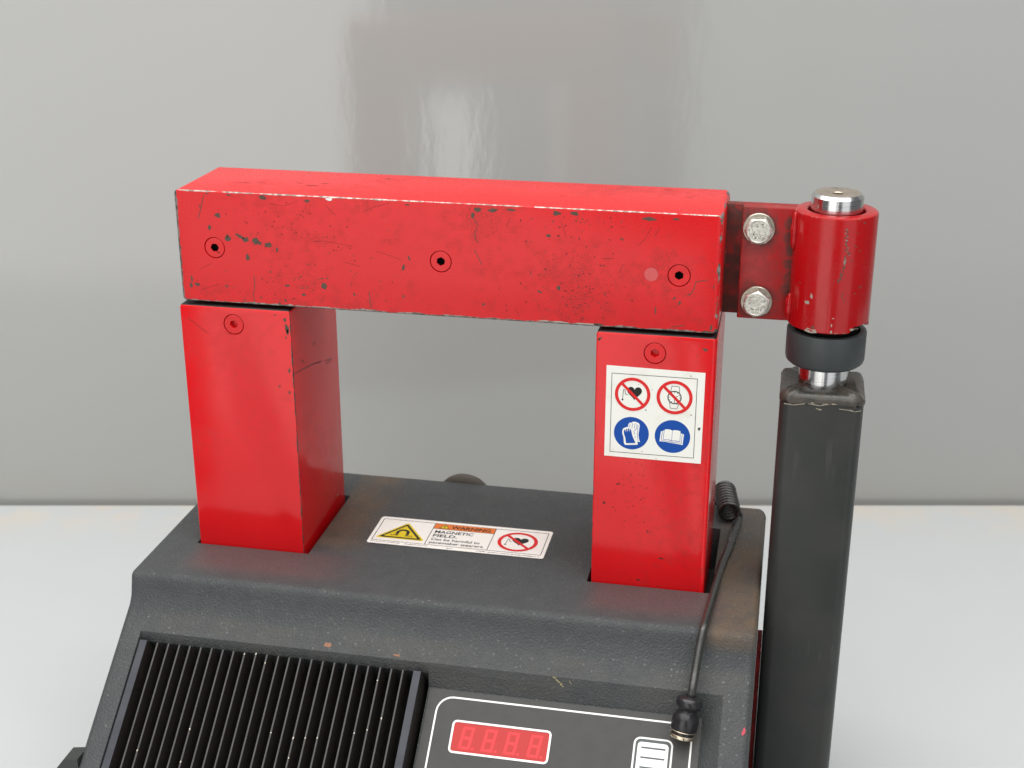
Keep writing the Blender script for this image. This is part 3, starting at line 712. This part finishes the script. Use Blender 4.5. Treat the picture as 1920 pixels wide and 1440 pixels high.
# right pillar wear
pr = Print(face_y(0), (85.6, 145.6, 0.8, 146.4))
chips([(215, 205, 46, 20, -35), (200, 222, 24, 24), (1395, 335, 56, 34), (1310, 400, 14, 14)], 1/6, 1090, 600, 0, pr, CHIP)
chips([(270, 525, 30, 24, 30), (690, 805, 36, 12, 45), (820, 1065, 54, 18), (405, 345, 40, 14, -25), (655, 712, 16, 12), (600, 1270, 40, 20), (790, 1335, 30, 22), (900, 1360, 60, 10), (1060, 1375, 90, 10), (1180, 1385, 50, 9)], 0.1944, 1080, 840, 0, pr, SCRATCH)
for i in range(150):
    cx = random.gauss(620, 230); cy = random.gauss(430, 230)
    if 190 < cx < 1230 and 130 < cy < 1000: chips([(cx, cy, random.uniform(5, 14), random.uniform(5, 10), random.uniform(0, 180))], 0.1944, 1080, 840, 0, pr, SCRATCH, 0.05)
o = pr.obj('paint_chip', P2); o['kind'] = 'stuff'

# ---- pictogram sticker on the right pillar
f0y = face_y(0.0)
pr = Print(f0y)
pr.poly([(90.6, 78.0), (142.85, 77.6), (142.9, 129.7), (90.7, 130.4)], 0.10, STICKER)
pr.frame(93.5, 139.0, 80.5, 126.2, 0.2, 0.30, 0.15, STICK_BLACK)
T = 280/1920
for cx, cy, w_, h_ in ((1515, 985, 34, 44), (910, 485, 10, 14), (830, 745, 24, 14), (1410, 810, 18, 14), (1410, 310, 16, 12), (735, 420, 14, 8), (515, 668, 16, 16), (780, 1280, 12, 10), (960, 1370, 12, 12), (1110, 1335, 10, 8)):
    u, v = px_y(1090+cx*T, 660+cy*T, 0); pr.poly(blob(u, v, w_*T/3.5, h_*T/3.5, 0, 8), 0.16, KNOB)
PS = pr.obj('pictogram_sticker', H)
C1, C2, C3, C4 = (105.0, 114.8), (127.3, 114.7), (105.0, 92.3), (127.1, 92.2)
no_pacemaker(f0y, *C1, 9.5, 0.15).obj('no_pacemaker_sign', PS)
k_ = 24.2
def loc6(c, ox, oy): return lambda a, b: (c[0]+(a-ox)/k_, c[1]-(b-oy)/k_)
pr = Print(f0y); q = loc6(C2, 1193, 590)
def closed(l): return l+[l[0]]
pr.line(closed([q(1155, 435), q(1247, 440), q(1256, 520), q(1140, 508)]), 0.26, 0.15, STICK_BLACK)
pr.line(closed([q(1132, 662), q(1250, 682), q(1228, 745), q(1143, 740)]), 0.26, 0.15, STICK_BLACK)
pr.disc(*C2, 3.55, 0.17, STICKER); pr.ring(*C2, 3.2, 3.75, 0.19, STICK_BLACK)
for i in range(12):
    a = math.pi*i/6; pr.line([(C2[0]+2.6*math.cos(a), C2[1]+2.6*math.sin(a)), (C2[0]+3.3*math.cos(a), C2[1]+3.3*math.sin(a))], 0.3, 0.19, STICK_BLACK)
pr.line([C2, (C2[0], C2[1]-2.7)], 0.32, 0.19, STICK_BLACK); pr.line([C2, (C2[0]+1.9, C2[1]+0.8)], 0.32, 0.19, STICK_BLACK)
d = 8.65*math.sqrt(.5); pr.line([(C2[0]-d, C2[1]+d), (C2[0]+d, C2[1]-d)], 1.55, 0.23, STICK_RED); pr.ring(*C2, 7.8, 9.55, 0.25, STICK_RED)
pr.obj('no_watch_sign', PS)
pr = Print(f0y); q = loc6(C3, 643, 1048); pr.disc(*C3, 9.45, 0.15, STICK_BLUE, 56)
pr.poly([q(*p) for p in [(596, 1010), (600, 925), (618, 898), (640, 900), (655, 886), (690, 880), (712, 890), (735, 896), (750, 925), (744, 990), (736, 1060), (746, 1120), (760, 1165), (738, 1158), (724, 1172), (700, 1168), (668, 1060)]], 0.19, STICKER)
for ln in ([(625, 915), (615, 975)], [(655, 905), (648, 975)], [(690, 905), (678, 975)], [(715, 915), (705, 985)], [(700, 985), (675, 1020), (690, 1060)], [(700, 1090), (688, 1110)], [(727, 930), (722, 1060), (735, 1150)]):
    pr.line([q(*p) for p in ln], 0.22, 0.22, STICK_BLUE)
pr.poly([q(*p) for p in [(523, 1020), (536, 988), (560, 972), (590, 962), (618, 962), (640, 976), (655, 1000), (668, 1050), (694, 1125), (734, 1190), (724, 1204), (650, 1212), (566, 1219), (550, 1190), (541, 1110), (526, 1062)]], 0.25, STICKER)
pr.poly([q(*p) for p in [(543, 1030), (551, 1003), (563, 1003), (571, 1042), (576, 988), (587, 988), (596, 1036), (601, 980), (612, 980), (621, 1032), (626, 988), (637, 992), (648, 1045), (662, 1090), (702, 1180), (640, 1188), (578, 1192), (565, 1110), (547, 1062)]], 0.29, STICK_BLUE)
pr.obj('gloves_sign', PS)
pr = Print(f0y); q = loc6(C4, 1168, 1093); pr.disc(*C4, 9.5, 0.15, STICK_BLUE, 56)
pr.poly([q(*p) for p in [(1003, 1172), (1017, 1030), (1062, 1018), (1280, 1036), (1315, 1050), (1304, 1200), (1230, 1190), (1160, 1184), (1080, 1172)]], 0.19, STICKER)
pr.poly([q(*p) for p in [(1022, 1160), (1034, 1022), (1062, 1018), (1280, 1036), (1297, 1042), (1288, 1185), (1220, 1175), (1160, 1176), (1090, 1162)]], 0.21, STICK_BLUE)
pr.poly([q(*p) for p in [(1028, 1156), (1040, 1022), (1062, 1012), (1280, 1036), (1291, 1042), (1282, 1180), (1220, 1168), (1160, 1168), (1090, 1156)]], 0.23, STICKER)
pr.poly([q(*p) for p in [(1046, 1143), (1058, 1000), (1090, 988), (1166, 1000), (1200, 995), (1275, 1006), (1269, 1163), (1210, 1152), (1160, 1156), (1110, 1142)]], 0.25, STICK_BLUE)
pr.poly([q(*p) for p in [(1052, 1136), (1064, 1002), (1095, 993), (1135, 996), (1163, 1006), (1158, 1146), (1125, 1137)]], 0.27, STICKER)
pr.poly([q(*p) for p in [(1168, 1006), (1198, 998), (1238, 1000), (1270, 1009), (1264, 1155), (1215, 1144), (1163, 1148)]], 0.27, STICKER)
pr.obj('manual_sign', PS)

# ---- crossbar (yoke) lying on the pillars
BX0, BX1, BY0, BY1, BZ0, BZ1 = -148, 148, 0.6, 59.3, 151.2, 214.1
SCR = [(-126.7, 182.5), (0.7, 181.9), (126.8, 181.6)]
def beam_w(ax, c):
    if ax == 'x': return 0.9
    if ax == 'y': return 3.0
    return 3.2 if c.x > 0 else 1.1
YK = cut(wbox(BX0, BX1, BY0, BY1, BZ0, BZ1, RED_BEAM, beam_w), [hole(x, z, BY0) for x, z in SCR], 'crossbar', H, RED_BEAM)
for (x, z), a in zip(SCR, (5, 22, 28)): screw(x, z, BY0, YK, a)
pr = Print(face_y(BY0), (-147.0, 145.0, 152.0, 213.3)); s1 = 560/1920
chips([(370, 388, 36, 32), (318, 466, 26, 38), (438, 540, 38, 34), (432, 520, 14, 22), (515, 525, 60, 22, 20), (550, 545, 44, 30), (615, 555, 44, 44), (640, 570, 30, 20), (695, 578, 46, 28), (752, 612, 20, 28), (565, 660, 28, 38), (205, 800, 16, 60), (200, 838, 20, 34), (240, 832, 38, 24), (820, 842, 34, 14), (1055, 845, 42, 36), (925, 900, 26, 18), (865, 796, 12, 9), (890, 795, 10, 9), (1040, 798, 18, 10), (1075, 795, 18, 9), (910, 855, 12, 10), (945, 855, 12, 10), (650, 918, 10, 18), (545, 935, 12, 9), (810, 938, 22, 14), (770, 960, 20, 28), (1250, 900, 18, 15), (1565, 910, 15, 15), (1565, 725, 18, 40, 20), (1602, 665, 14, 28, -15), (255, 330, 10, 18), (660, 277, 56, 26), (945, 296, 36, 16), (1590, 322, 36, 10), (710, 752, 12, 18), (440, 260, 34, 10), (430, 845, 26, 12), (475, 848, 10, 8), (300, 250, 26, 9), (105, 350, 18, 14)], s1, 300, 290, BY0, pr, CHIP)
chips([(90, 320, 24, 32), (120, 285, 40, 22), (220, 290, 56, 22), (340, 286, 60, 11), (632, 308, 48, 26), (745, 310, 60, 22), (1230, 345, 86, 22), (1400, 346, 40, 11), (575, 452, 32, 18), (1050, 472, 24, 9), (642, 788, 24, 26), (520, 812, 34, 10, 25), (465, 695, 7, 26), (160, 893, 16, 16), (1420, 885, 12, 28), (1385, 855, 32, 9, -35), (1480, 830, 34, 8, -25), (1265, 935, 9, 44), (1645, 785, 16, 28), (1650, 890, 12, 26), (900, 1022, 60, 12), (1630, 1040, 24, 40, 30), (1600, 1070, 60, 10)], s1, 860, 310, BY0, pr, CHIP)
chips([(930, 978, 130, 10), (1060, 985, 150, 12), (1190, 996, 80, 8), (1860, 1038, 60, 9)], s1, 300, 290, BY0, pr, CHIP_PALE)
chips([(560, 1000, 100, 9), (640, 1006, 120, 11), (820, 1022, 150, 12), (60, 988, 80, 6)], s1, 860, 310, BY0, pr, CHIP_PALE)
chips([(1088, 283, 40, 20)], s1, 300, 290, BY0, pr, PRINT_WHITE, 0.12)
strokes([[(605, 780), (610, 840), (600, 900), (612, 955)], [(1345, 880), (1355, 985)], [(280, 260), (262, 350), (245, 410)]], s1, 300, 290, BY0, pr, 0.42, CHIP, 0.05)
strokes([[(95, 310), (90, 335), (108, 360), (125, 388)], [(118, 400), (104, 430), (108, 475), (128, 495)], [(100, 540), (150, 640)], [(1600, 738), (1525, 748), (1515, 790), (1488, 832)], [(1450, 1030), (1380, 1035), (1350, 1060)]], s1, 860, 310, BY0, pr, 0.38, CHIP, 0.05)
strokes([[(970, 560), (1060, 555), (1240, 590)], [(1390, 620), (1480, 650), (1560, 680)], [(1300, 370), (1380, 335), (1470, 312)], [(700, 315), (800, 330), (880, 300)], [(1060, 325), (1130, 390)], [(1180, 690), (1290, 720)], [(380, 830), (260, 870)], [(250, 740), (330, 700)]], s1, 300, 290, BY0, pr, 0.16, SCRATCH, 0.04)
strokes([[(1030, 690), (1065, 630)], [(1240, 400), (1200, 470), (1150, 520)], [(660, 360), (690, 460)], [(920, 600), (1000, 600)], [(360, 915), (390, 970)], [(1290, 400), (1260, 460)], [(330, 340), (310, 390)]], s1, 860, 310, BY0, pr, 0.2, SCRATCH, 0.04)
for i in range(120):
    cx = random.gauss(760, 190); cy = random.uniform(330, 1000)
    chips([(cx, cy, random.uniform(4, 17), random.uniform(4, 9), random.uniform(0, 180))], s1, 860, 310, BY0, pr, random.choice((SCRATCH, SCRATCH, CHIP)), 0.05)
for i in range(70):
    cx = random.gauss(1000, 260); cy = random.gauss(820, 120)
    if cy < 960: chips([(cx, cy, random.uniform(4, 14), random.uniform(4, 8), random.uniform(0, 180))], s1, 300, 290, BY0, pr, random.choice((SCRATCH, SCRATCH, CHIP)), 0.05)
for i in range(60):
    cx = random.gauss(820, 170); cy = random.gauss(480, 110)
    chips([(cx, cy, random.uniform(4, 16), random.uniform(3, 8), random.uniform(0, 60))], s1, 300, 290, BY0, pr, SCRATCH, 0.05)
u, v = px_y(1221, 514.5, BY0); pr.disc(u, v, 3.6, 0.05, PINK_SPOT, 24)
# marks on the top face
tp = Print(lambda a, b, h: (a, b, BZ1+h)); tp.mb = pr.mb
def px_z(px, py, z):
    d = pixel_ray(px, py); C = CAMP/MM; t = (z-C.z)/d.z; p = C+d*t; return p.x, p.y
for ox, lst in ((300, [(540, 180, 170, 4), (660, 182, 80, 5), (900, 182, 70, 5), (980, 198, 110, 6), (1060, 186, 60, 5), (1465, 155, 50, 8), (1680, 275, 10, 6), (960, 120, 40, 4)]), (860, [(430, 180, 14, 9), (665, 198, 60, 4), (1345, 158, 70, 5), (1480, 205, 80, 4), (1510, 258, 36, 4)])):
    for a, b, w_, h_ in lst:
        u, v = px_z(ox+a*s1, (290 if ox == 300 else 310)+b*s1, BZ1)
        if BY0+1 < v < BY1-1: tp.poly(blob(u, v, w_*s1/3.6*0.8, h_*s1/1.6, 0, 9, 0.5), 0.06, CHIP if w_ < 60 else SCRATCH)
o = pr.obj('paint_chip', YK); o['kind'] = 'stuff'

# ---- hinge: two bolted plates, sleeve, pin, collar, post
AX, AY = 203.8, 30.0
BP = obj('back_plate', box(147.5, 185, 32.3, 38.5, 153.2, 213.0, RED_GRIME, 0.6, 2), H)
FP = obj('front_plate', box(156.3, 184, 26.0, 31.7, 152.6, 213.2, RED_PLATE, 0.7, 2), H)
def bolt(x, z, a0, parent):
    y = 26.0
    W = lathe([(8.35, 0), (8.35, -1.2), (8.0, -1.55), (4.4, -1.55)], 0, 0, WASHER, 48, (0, 1, 0), (x, y, z))
    hx = MB(); n = 6; vs = []; R = 6.5/math.cos(math.pi/6)
    N_ = 48; rows = []
    def hp(i, k):
        a = math.radians(a0)+2*math.pi*i/N_; b = (a-math.radians(a0)) % (math.pi/3); return R*math.cos(math.pi/6)/math.cos(b-math.pi/6)*k, a
    def row(fn, yy): return [(x+fn(i)[0]*math.cos(fn(i)[1]), yy, z+fn(i)[0]*math.sin(fn(i)[1])) for i in range(N_)]
    def chy(i):  # chamfer: hex corners fall back from the round face
        r = hp(i, 1)[0]; return y-1.55-5.3+max(0.25, (r-5.9)*0.62)
    rows.append(row(lambda i: hp(i, 1), y-1.55))
    r2 = [(x+hp(i, 1)[0]*math.cos(hp(i, 1)[1]), chy(i), z+hp(i, 1)[0]*math.sin(hp(i, 1)[1])) for i in range(N_)]; rows.append(r2)
    rows.append(row(lambda i: (5.95, hp(i, 1)[1]), y-6.85)); rows.append(row(lambda i: (5.7, hp(i, 1)[1]), y-6.85)); rows.append(row(lambda i: (5.5, hp(i, 1)[1]), y-6.65)); rows.append(row(lambda i: (0.01, hp(i, 1)[1]), y-6.65))
    for r in rows: vs += r
    fs = [[k*N_+i, k*N_+(i+1) % N_, (k+1)*N_+(i+1) % N_, (k+1)*N_+i] for k in range(len(rows)-1) for i in range(N_)]
    hx.add(vs, fs, ZINC); fixn2(hx)
    # raised forging marks round the head (worn past reading)
    for k in range(7):
        a = random.uniform(0, 6.28); rr = random.uniform(2.9, 4.3); cx, cz = x+rr*math.cos(a), z+rr*math.sin(a); pts = []; ph = random.uniform(0, 6); sp = random.uniform(2.5, 5.5)
        for t in range(9): b = ph+sp*t/8; q = 0.55+0.3*math.sin(2*b+ph); pts.append((cx+q*math.cos(b)*1.2, y-6.7, cz+q*math.sin(b)*1.2))
        tb = tube(pts, 0.17, ZINC, 6); hx.add(tb.v, tb.f, ZINC)
    for k in range(13):
        a = random.uniform(0, 6.28); rr = random.uniform(2.2, 5.2); pts = blob(x+rr*math.cos(a), z+rr*math.sin(a), random.uniform(.5, 1.2), random.uniform(.3, .7), math.degrees(a)+90, 7)
        hx.add([(p_, y-6.70, q_) for p_, q_ in pts], [list(range(7))], CHIP)
    B = obj('hex_bolt', hx, parent, 30); obj('washer', W, parent, 30)
bolt(165.1, 202.0, 2, FP); bolt(166.2, 162.6, 24, FP)

def sleeve():
    m = MB(); n = 120; R = 21.2; r = 14.7; z0, z1 = 152.2, 213.2; vs = []
    def bot(i):
        a = math.degrees(2*math.pi*i/n)       # angle from +x; cam notch on the right-front side
        d = (a-328+180) % 360-180
        if abs(d) < 20: return 3.1
        if abs(d) < 27: return 3.1*(27-abs(d))/7
        return 0
    prof = [(r, lambda i: z0+bot(i)), (R-0.5, lambda i: z0+bot(i)), (R, lambda i: z0+bot(i)+0.5), (R, lambda i: z0+8), (R, lambda i: z1-1.3), (R-0.35, lambda i: z1-0.45), (R-1.2, lambda i: z1), (r+0.5, lambda i: z1), (r, lambda i: z1-0.5), (r, lambda i: z0+8)]
    for rr, zf in prof:
        for i in range(n): a = 2*math.pi*i/n; vs.append((AX+rr*math.cos(a), AY+rr*math.sin(a), zf(i)))
    fs = [[k*n+i, k*n+(i+1) % n, ((k+1) % len(prof))*n+(i+1) % n, ((k+1) % len(prof))*n+i] for k in range(len(prof)) for i in range(n)]
    m.add(vs, fs, RED_SLEEVE); return fixn(m)
SL = obj('hinge_sleeve', sleeve(), H, 35)
pr = Print(lambda u, v, h: (AX+(21.2+h)*math.cos(u/21.2), AY+(21.2+h)*math.sin(u/21.2), v))
def px_cyl(px, py, R=21.2):
    d = pixel_ray(px, py); C = CAMP/MM; ox, oy = C.x-AX, C.y-AY; a = d.x**2+d.y**2; b = 2*(ox*d.x+oy*d.y); c = ox*ox+oy*oy-R*R
    D = b*b-4*a*c
    if D < 0: return None
    t = (-b-math.sqrt(D))/(2*a); p = C+d*t; return math.atan2(p.y-AY, p.x-AX)*21.2, p.z
def cyl_chips(lst, ox, oy, sc, mat):
    for c in lst:
        r = px_cyl(ox+c[0]*sc, oy+c[1]*sc)
        if r: pr.poly(blob(r[0], r[1], c[2]*sc/3.5, c[3]*sc/3.4, c[4] if len(c) > 4 else 0, 9, .42), 0.05, mat)
trail = []
for k in range(44):
    t = k/43; yy = 590+t*520; xx = 1430-max(0, (yy-850))*0.32+random.gauss(0, 9); trail.append((xx, yy, random.uniform(8, 26), random.uniform(8, 22), random.uniform(0, 180)))
cyl_chips(trail, 1320, 320, .1875, CHIP); cyl_chips(trail[:22:3]+trail[24:30], 1320, 320, .1875, CHIP_PALE)
cyl_chips([(1610, 520, 36, 14), (1560, 500, 20, 10), (1540, 630, 24, 10), (1560, 1165, 46, 12, 20), (1510, 1230, 24, 14), (1480, 900, 24, 10), (1380, 1250, 10, 50), (1400, 1300, 8, 46), (960, 1120, 30, 8), (1560, 800, 40, 6, 40), (1520, 760, 50, 6, -30)], 1320, 320, .1875, CHIP)
cyl_chips([(1075, 1255, 24, 56), (1030, 1315, 46, 36), (1275, 1550, 14, 30), (1290, 1480, 24, 10)], 1320, 320, .1875, CHIP_PALE)
cyl_chips([(1065, 425, 100, 40), (1110, 440, 40, 22), (1040, 432, 60, 22), (1270, 440, 20, 26), (1480, 415, 50, 22)], 1320, 540, .1875, CHIP_PALE)
cyl_chips([(1085, 395, 36, 24), (1520, 408, 70, 16)], 1320, 540, .1875, CHIP)
o = pr.obj('paint_chip', SL); o['kind'] = 'stuff'
# weld beads joining plate and sleeve
def bead(z0, z1, rx, seed):
    bm = bmesh.new(); bmesh.ops.create_uvsphere(bm, u_segments=16, v_segments=14, radius=1)
    rn = random.Random(seed)
    for v in bm.verts:
        k = 1+0.10*math.sin(9*v.co.z+seed); v.co = Vector((183.2+v.co.x*rx*k, 23.6+v.co.y*2.6*k, (z0+z1)/2+v.co.z*(z1-z0)/2))
    m = MB(); m.bm(bm, RED_SLEEVE); return m
obj('weld_bead', bead(192, 212.6, 2.1, 1), H, 60); obj('weld_bead', bead(153.6, 169, 2.3, 4), H, 60)

PN = obj('pivot_pin', lathe([(13.2, 95), (13.2, 220.2), (11.9, 221.9), (11.2, 222.0), (11.2, 214)], AX, AY, STEEL, 96), H, 30)
cap = lathe([(11.2, 222.0), (10.9, 222.1), (3.2, 221.6), (2.7, 221.2), (2.5, 216)], AX, AY, STEEL_TOP, 64, caps=(False, True))
obj('pin_face', cap, PN, 30)
obj('spacer_ring', lathe([(16.5, 147), (16.5, 158)], AX, AY, BLACK_HOLE, 48), H)
obj('collar', lathe([(13.6, 130.2), (18.6, 130.3), (20.2, 131.6), (20.8, 133.4), (20.8, 148.2), (20.4, 149.0), (17.5, 149.1), (17.3, 145)], AX, AY, COLLAR, 80), H, 28)
# post
def rsq(hx, hy, r, z, n=7, cx=AX, cy=AY, wob=0):
    out = []
    for sx, sy, a0 in ((1, 1, 0), (-1, 1, 90), (-1, -1, 180), (1, -1, 270)):
        for k in range(n+1):
            a = math.radians(a0+90*k/n); out.append((cx+sx*(hx-r)+r*math.cos(a), cy+sy*(hy-r)+r*math.sin(a), z))
    return out
def loft(rings, mat, cap=True):
    m = MB(); n = len(rings[0]); vs = [p for r in rings for p in r]
    fs = [[k*n+i, k*n+(i+1) % n, (k+1)*n+(i+1) % n, (k+1)*n+i] for k in range(len(rings)-1) for i in range(n)]
    if cap: fs += [list(range(n))[::-1], [(len(rings)-1)*n+i for i in range(n)]]
    m.add(vs, fs, mat); return m
hw = 21.8
PO = obj('support_post', loft([rsq(hw, hw, 6.5, z) for z in (-169.6, -60, 20, 80, 113.0)], POST), H, 40)
rings = []
for z, ins in ((113.0, 0.0), (114.4, -0.35), (116.2, -0.1), (117.8, 1.0), (118.9, 2.6), (119.4, 5.0), (119.3, 9.0)):
    r = rsq(hw-ins, hw-ins, 6.5 if ins < 1 else 6.8, z, 9)
    rings.append([(x+0.35*math.sin(i*1.3+z), y+0.35*math.cos(i*1.7+z*2), zz+(0.9*math.sin(i*0.8)+0.6*math.sin(i*2.1+1))*(0.75 if z > 113.5 else 0.55)) for i, (x, y, zz) in enumerate(r)])
obj('weld_cap', loft(rings, WELD), PO, 60)
pr = Print(face_y(AY-hw-0.1))
for pts in ([(184.5, 112.8), (189, 112.3), (195, 113.4)], [(197, 113.6), (203, 112.9), (206, 113.8)], [(213, 111.9), (218, 111.5), (221, 110.9), (224, 111.8)], [(201, 111.4), (203.5, 110.4)]):
    pr.line(pts, 0.45, 0.35, BARE_LINE)
for a, b, w_, h_ in ((219.0, 111.6, 2.2, 0.8), (206, 114.0, 3.5, 1.0), (210, 114.3, 2.5, 0.9), (203, 111.0, 1.8, 0.6), (199, 114.2, 2.0, 0.8)): pr.poly(blob(a, b, w_, h_), 0.42, BARE_LINE)
o = pr.obj('bare_edge', PO); o['kind'] = 'stuff'

# ------------------------------------------------------------------ magnetic temperature probe on its coiled cable
PRB = thing('temperature_probe', 'black magnetic temperature probe on a coiled cable, trailing over the deck beside the right pillar', 'temperature probe', (145, -70, -48))
cr, wr = 5.65, 1.4
A0 = Vector((157.2, 87.5, 7.6)); A1 = Vector((152.2, 121.0, 7.0)); ax = (A1-A0).normalized()
U = Vector((1, 0, 0)); U = (U-ax*U.dot(ax)).normalized(); V = ax.cross(U)
if V.z < 0: V = -V
turns = 8.6; coil = []
for i in range(int(turns*20)+1):
    a = i/20*2*math.pi; t = i/(turns*20); coil.append(A0 + (A1-A0)*t + U*(cr*math.cos(a)) + V*(cr*math.sin(a)))
# rear: on over the back edge of the housing and down to its socket
rear = spline([coil[-1], coil[-1]+Vector((-2, 8, -2)), Vector((147, 132, -8)), Vector((146, 130, -40)), Vector((146, 118, -60))], 6)
obj('coiled_cable', tube(coil+rear[1:], wr, RUBBER, 10), PRB, 60)
BASE = Vector((144.6, -74.2, -45.0)); pa = (Vector((147.4, -68.3, -26.4))-BASE).normalized(); TOP = BASE+pa*22.3
lead = spline([coil[0]+V*0.1+ax*0.4, coil[0]-V*3.5-ax*1.5, Vector((161.6, 77.5, 3.4)), Vector((159.3, 52, 2.4)), Vector((156.1, 27.8, 2.35)), Vector((153.6, -8.5, 2.4)), Vector((152.0, -33, 3.1)), Vector((151.2, -43.0, 2.1)), Vector((150.0, -49.5, -4.8)), Vector((149.0, -58.0, -14.2)), TOP+pa*4, TOP-pa*0.5], 8)
obj('cable', tube(lead, 2.25, RUBBER, 16), PRB, 60)
PH = obj('probe_head', lathe([(0, 4.2), (6.6, 4.2), (6.95, 5.2), (7.05, 8.8), (6.75, 11.0), (5.7, 12.9), (5.0, 14.0), (4.9, 15.0), (5.7, 15.9), (6.6, 17.1), (6.9, 18.6), (6.6, 20.4), (5.5, 21.6), (3.8, 22.2), (3.3, 22.4), (2.2, 22.0)], 0, 0, PROBE, 56, pa, BASE), PRB, 60)
obj('metal_ring', lathe([(6.0, 3.7), (6.75, 3.7), (6.85, 3.95), (6.75, 4.2), (6.0, 4.2)], 0, 0, BRASS, 56, pa, BASE), PRB, 30)
obj('groove', lathe([(5.9, 1.9), (5.9, 3.8)], 0, 0, PROBE, 40, pa, BASE), PH, 30)
obj('magnet_foot', lathe([(6.0, 0), (6.5, 0.1), (6.65, 0.5), (6.65, 1.7), (6.4, 1.9), (5.9, 1.95)], 0, 0, BRASS, 56, pa, BASE), PRB, 30)
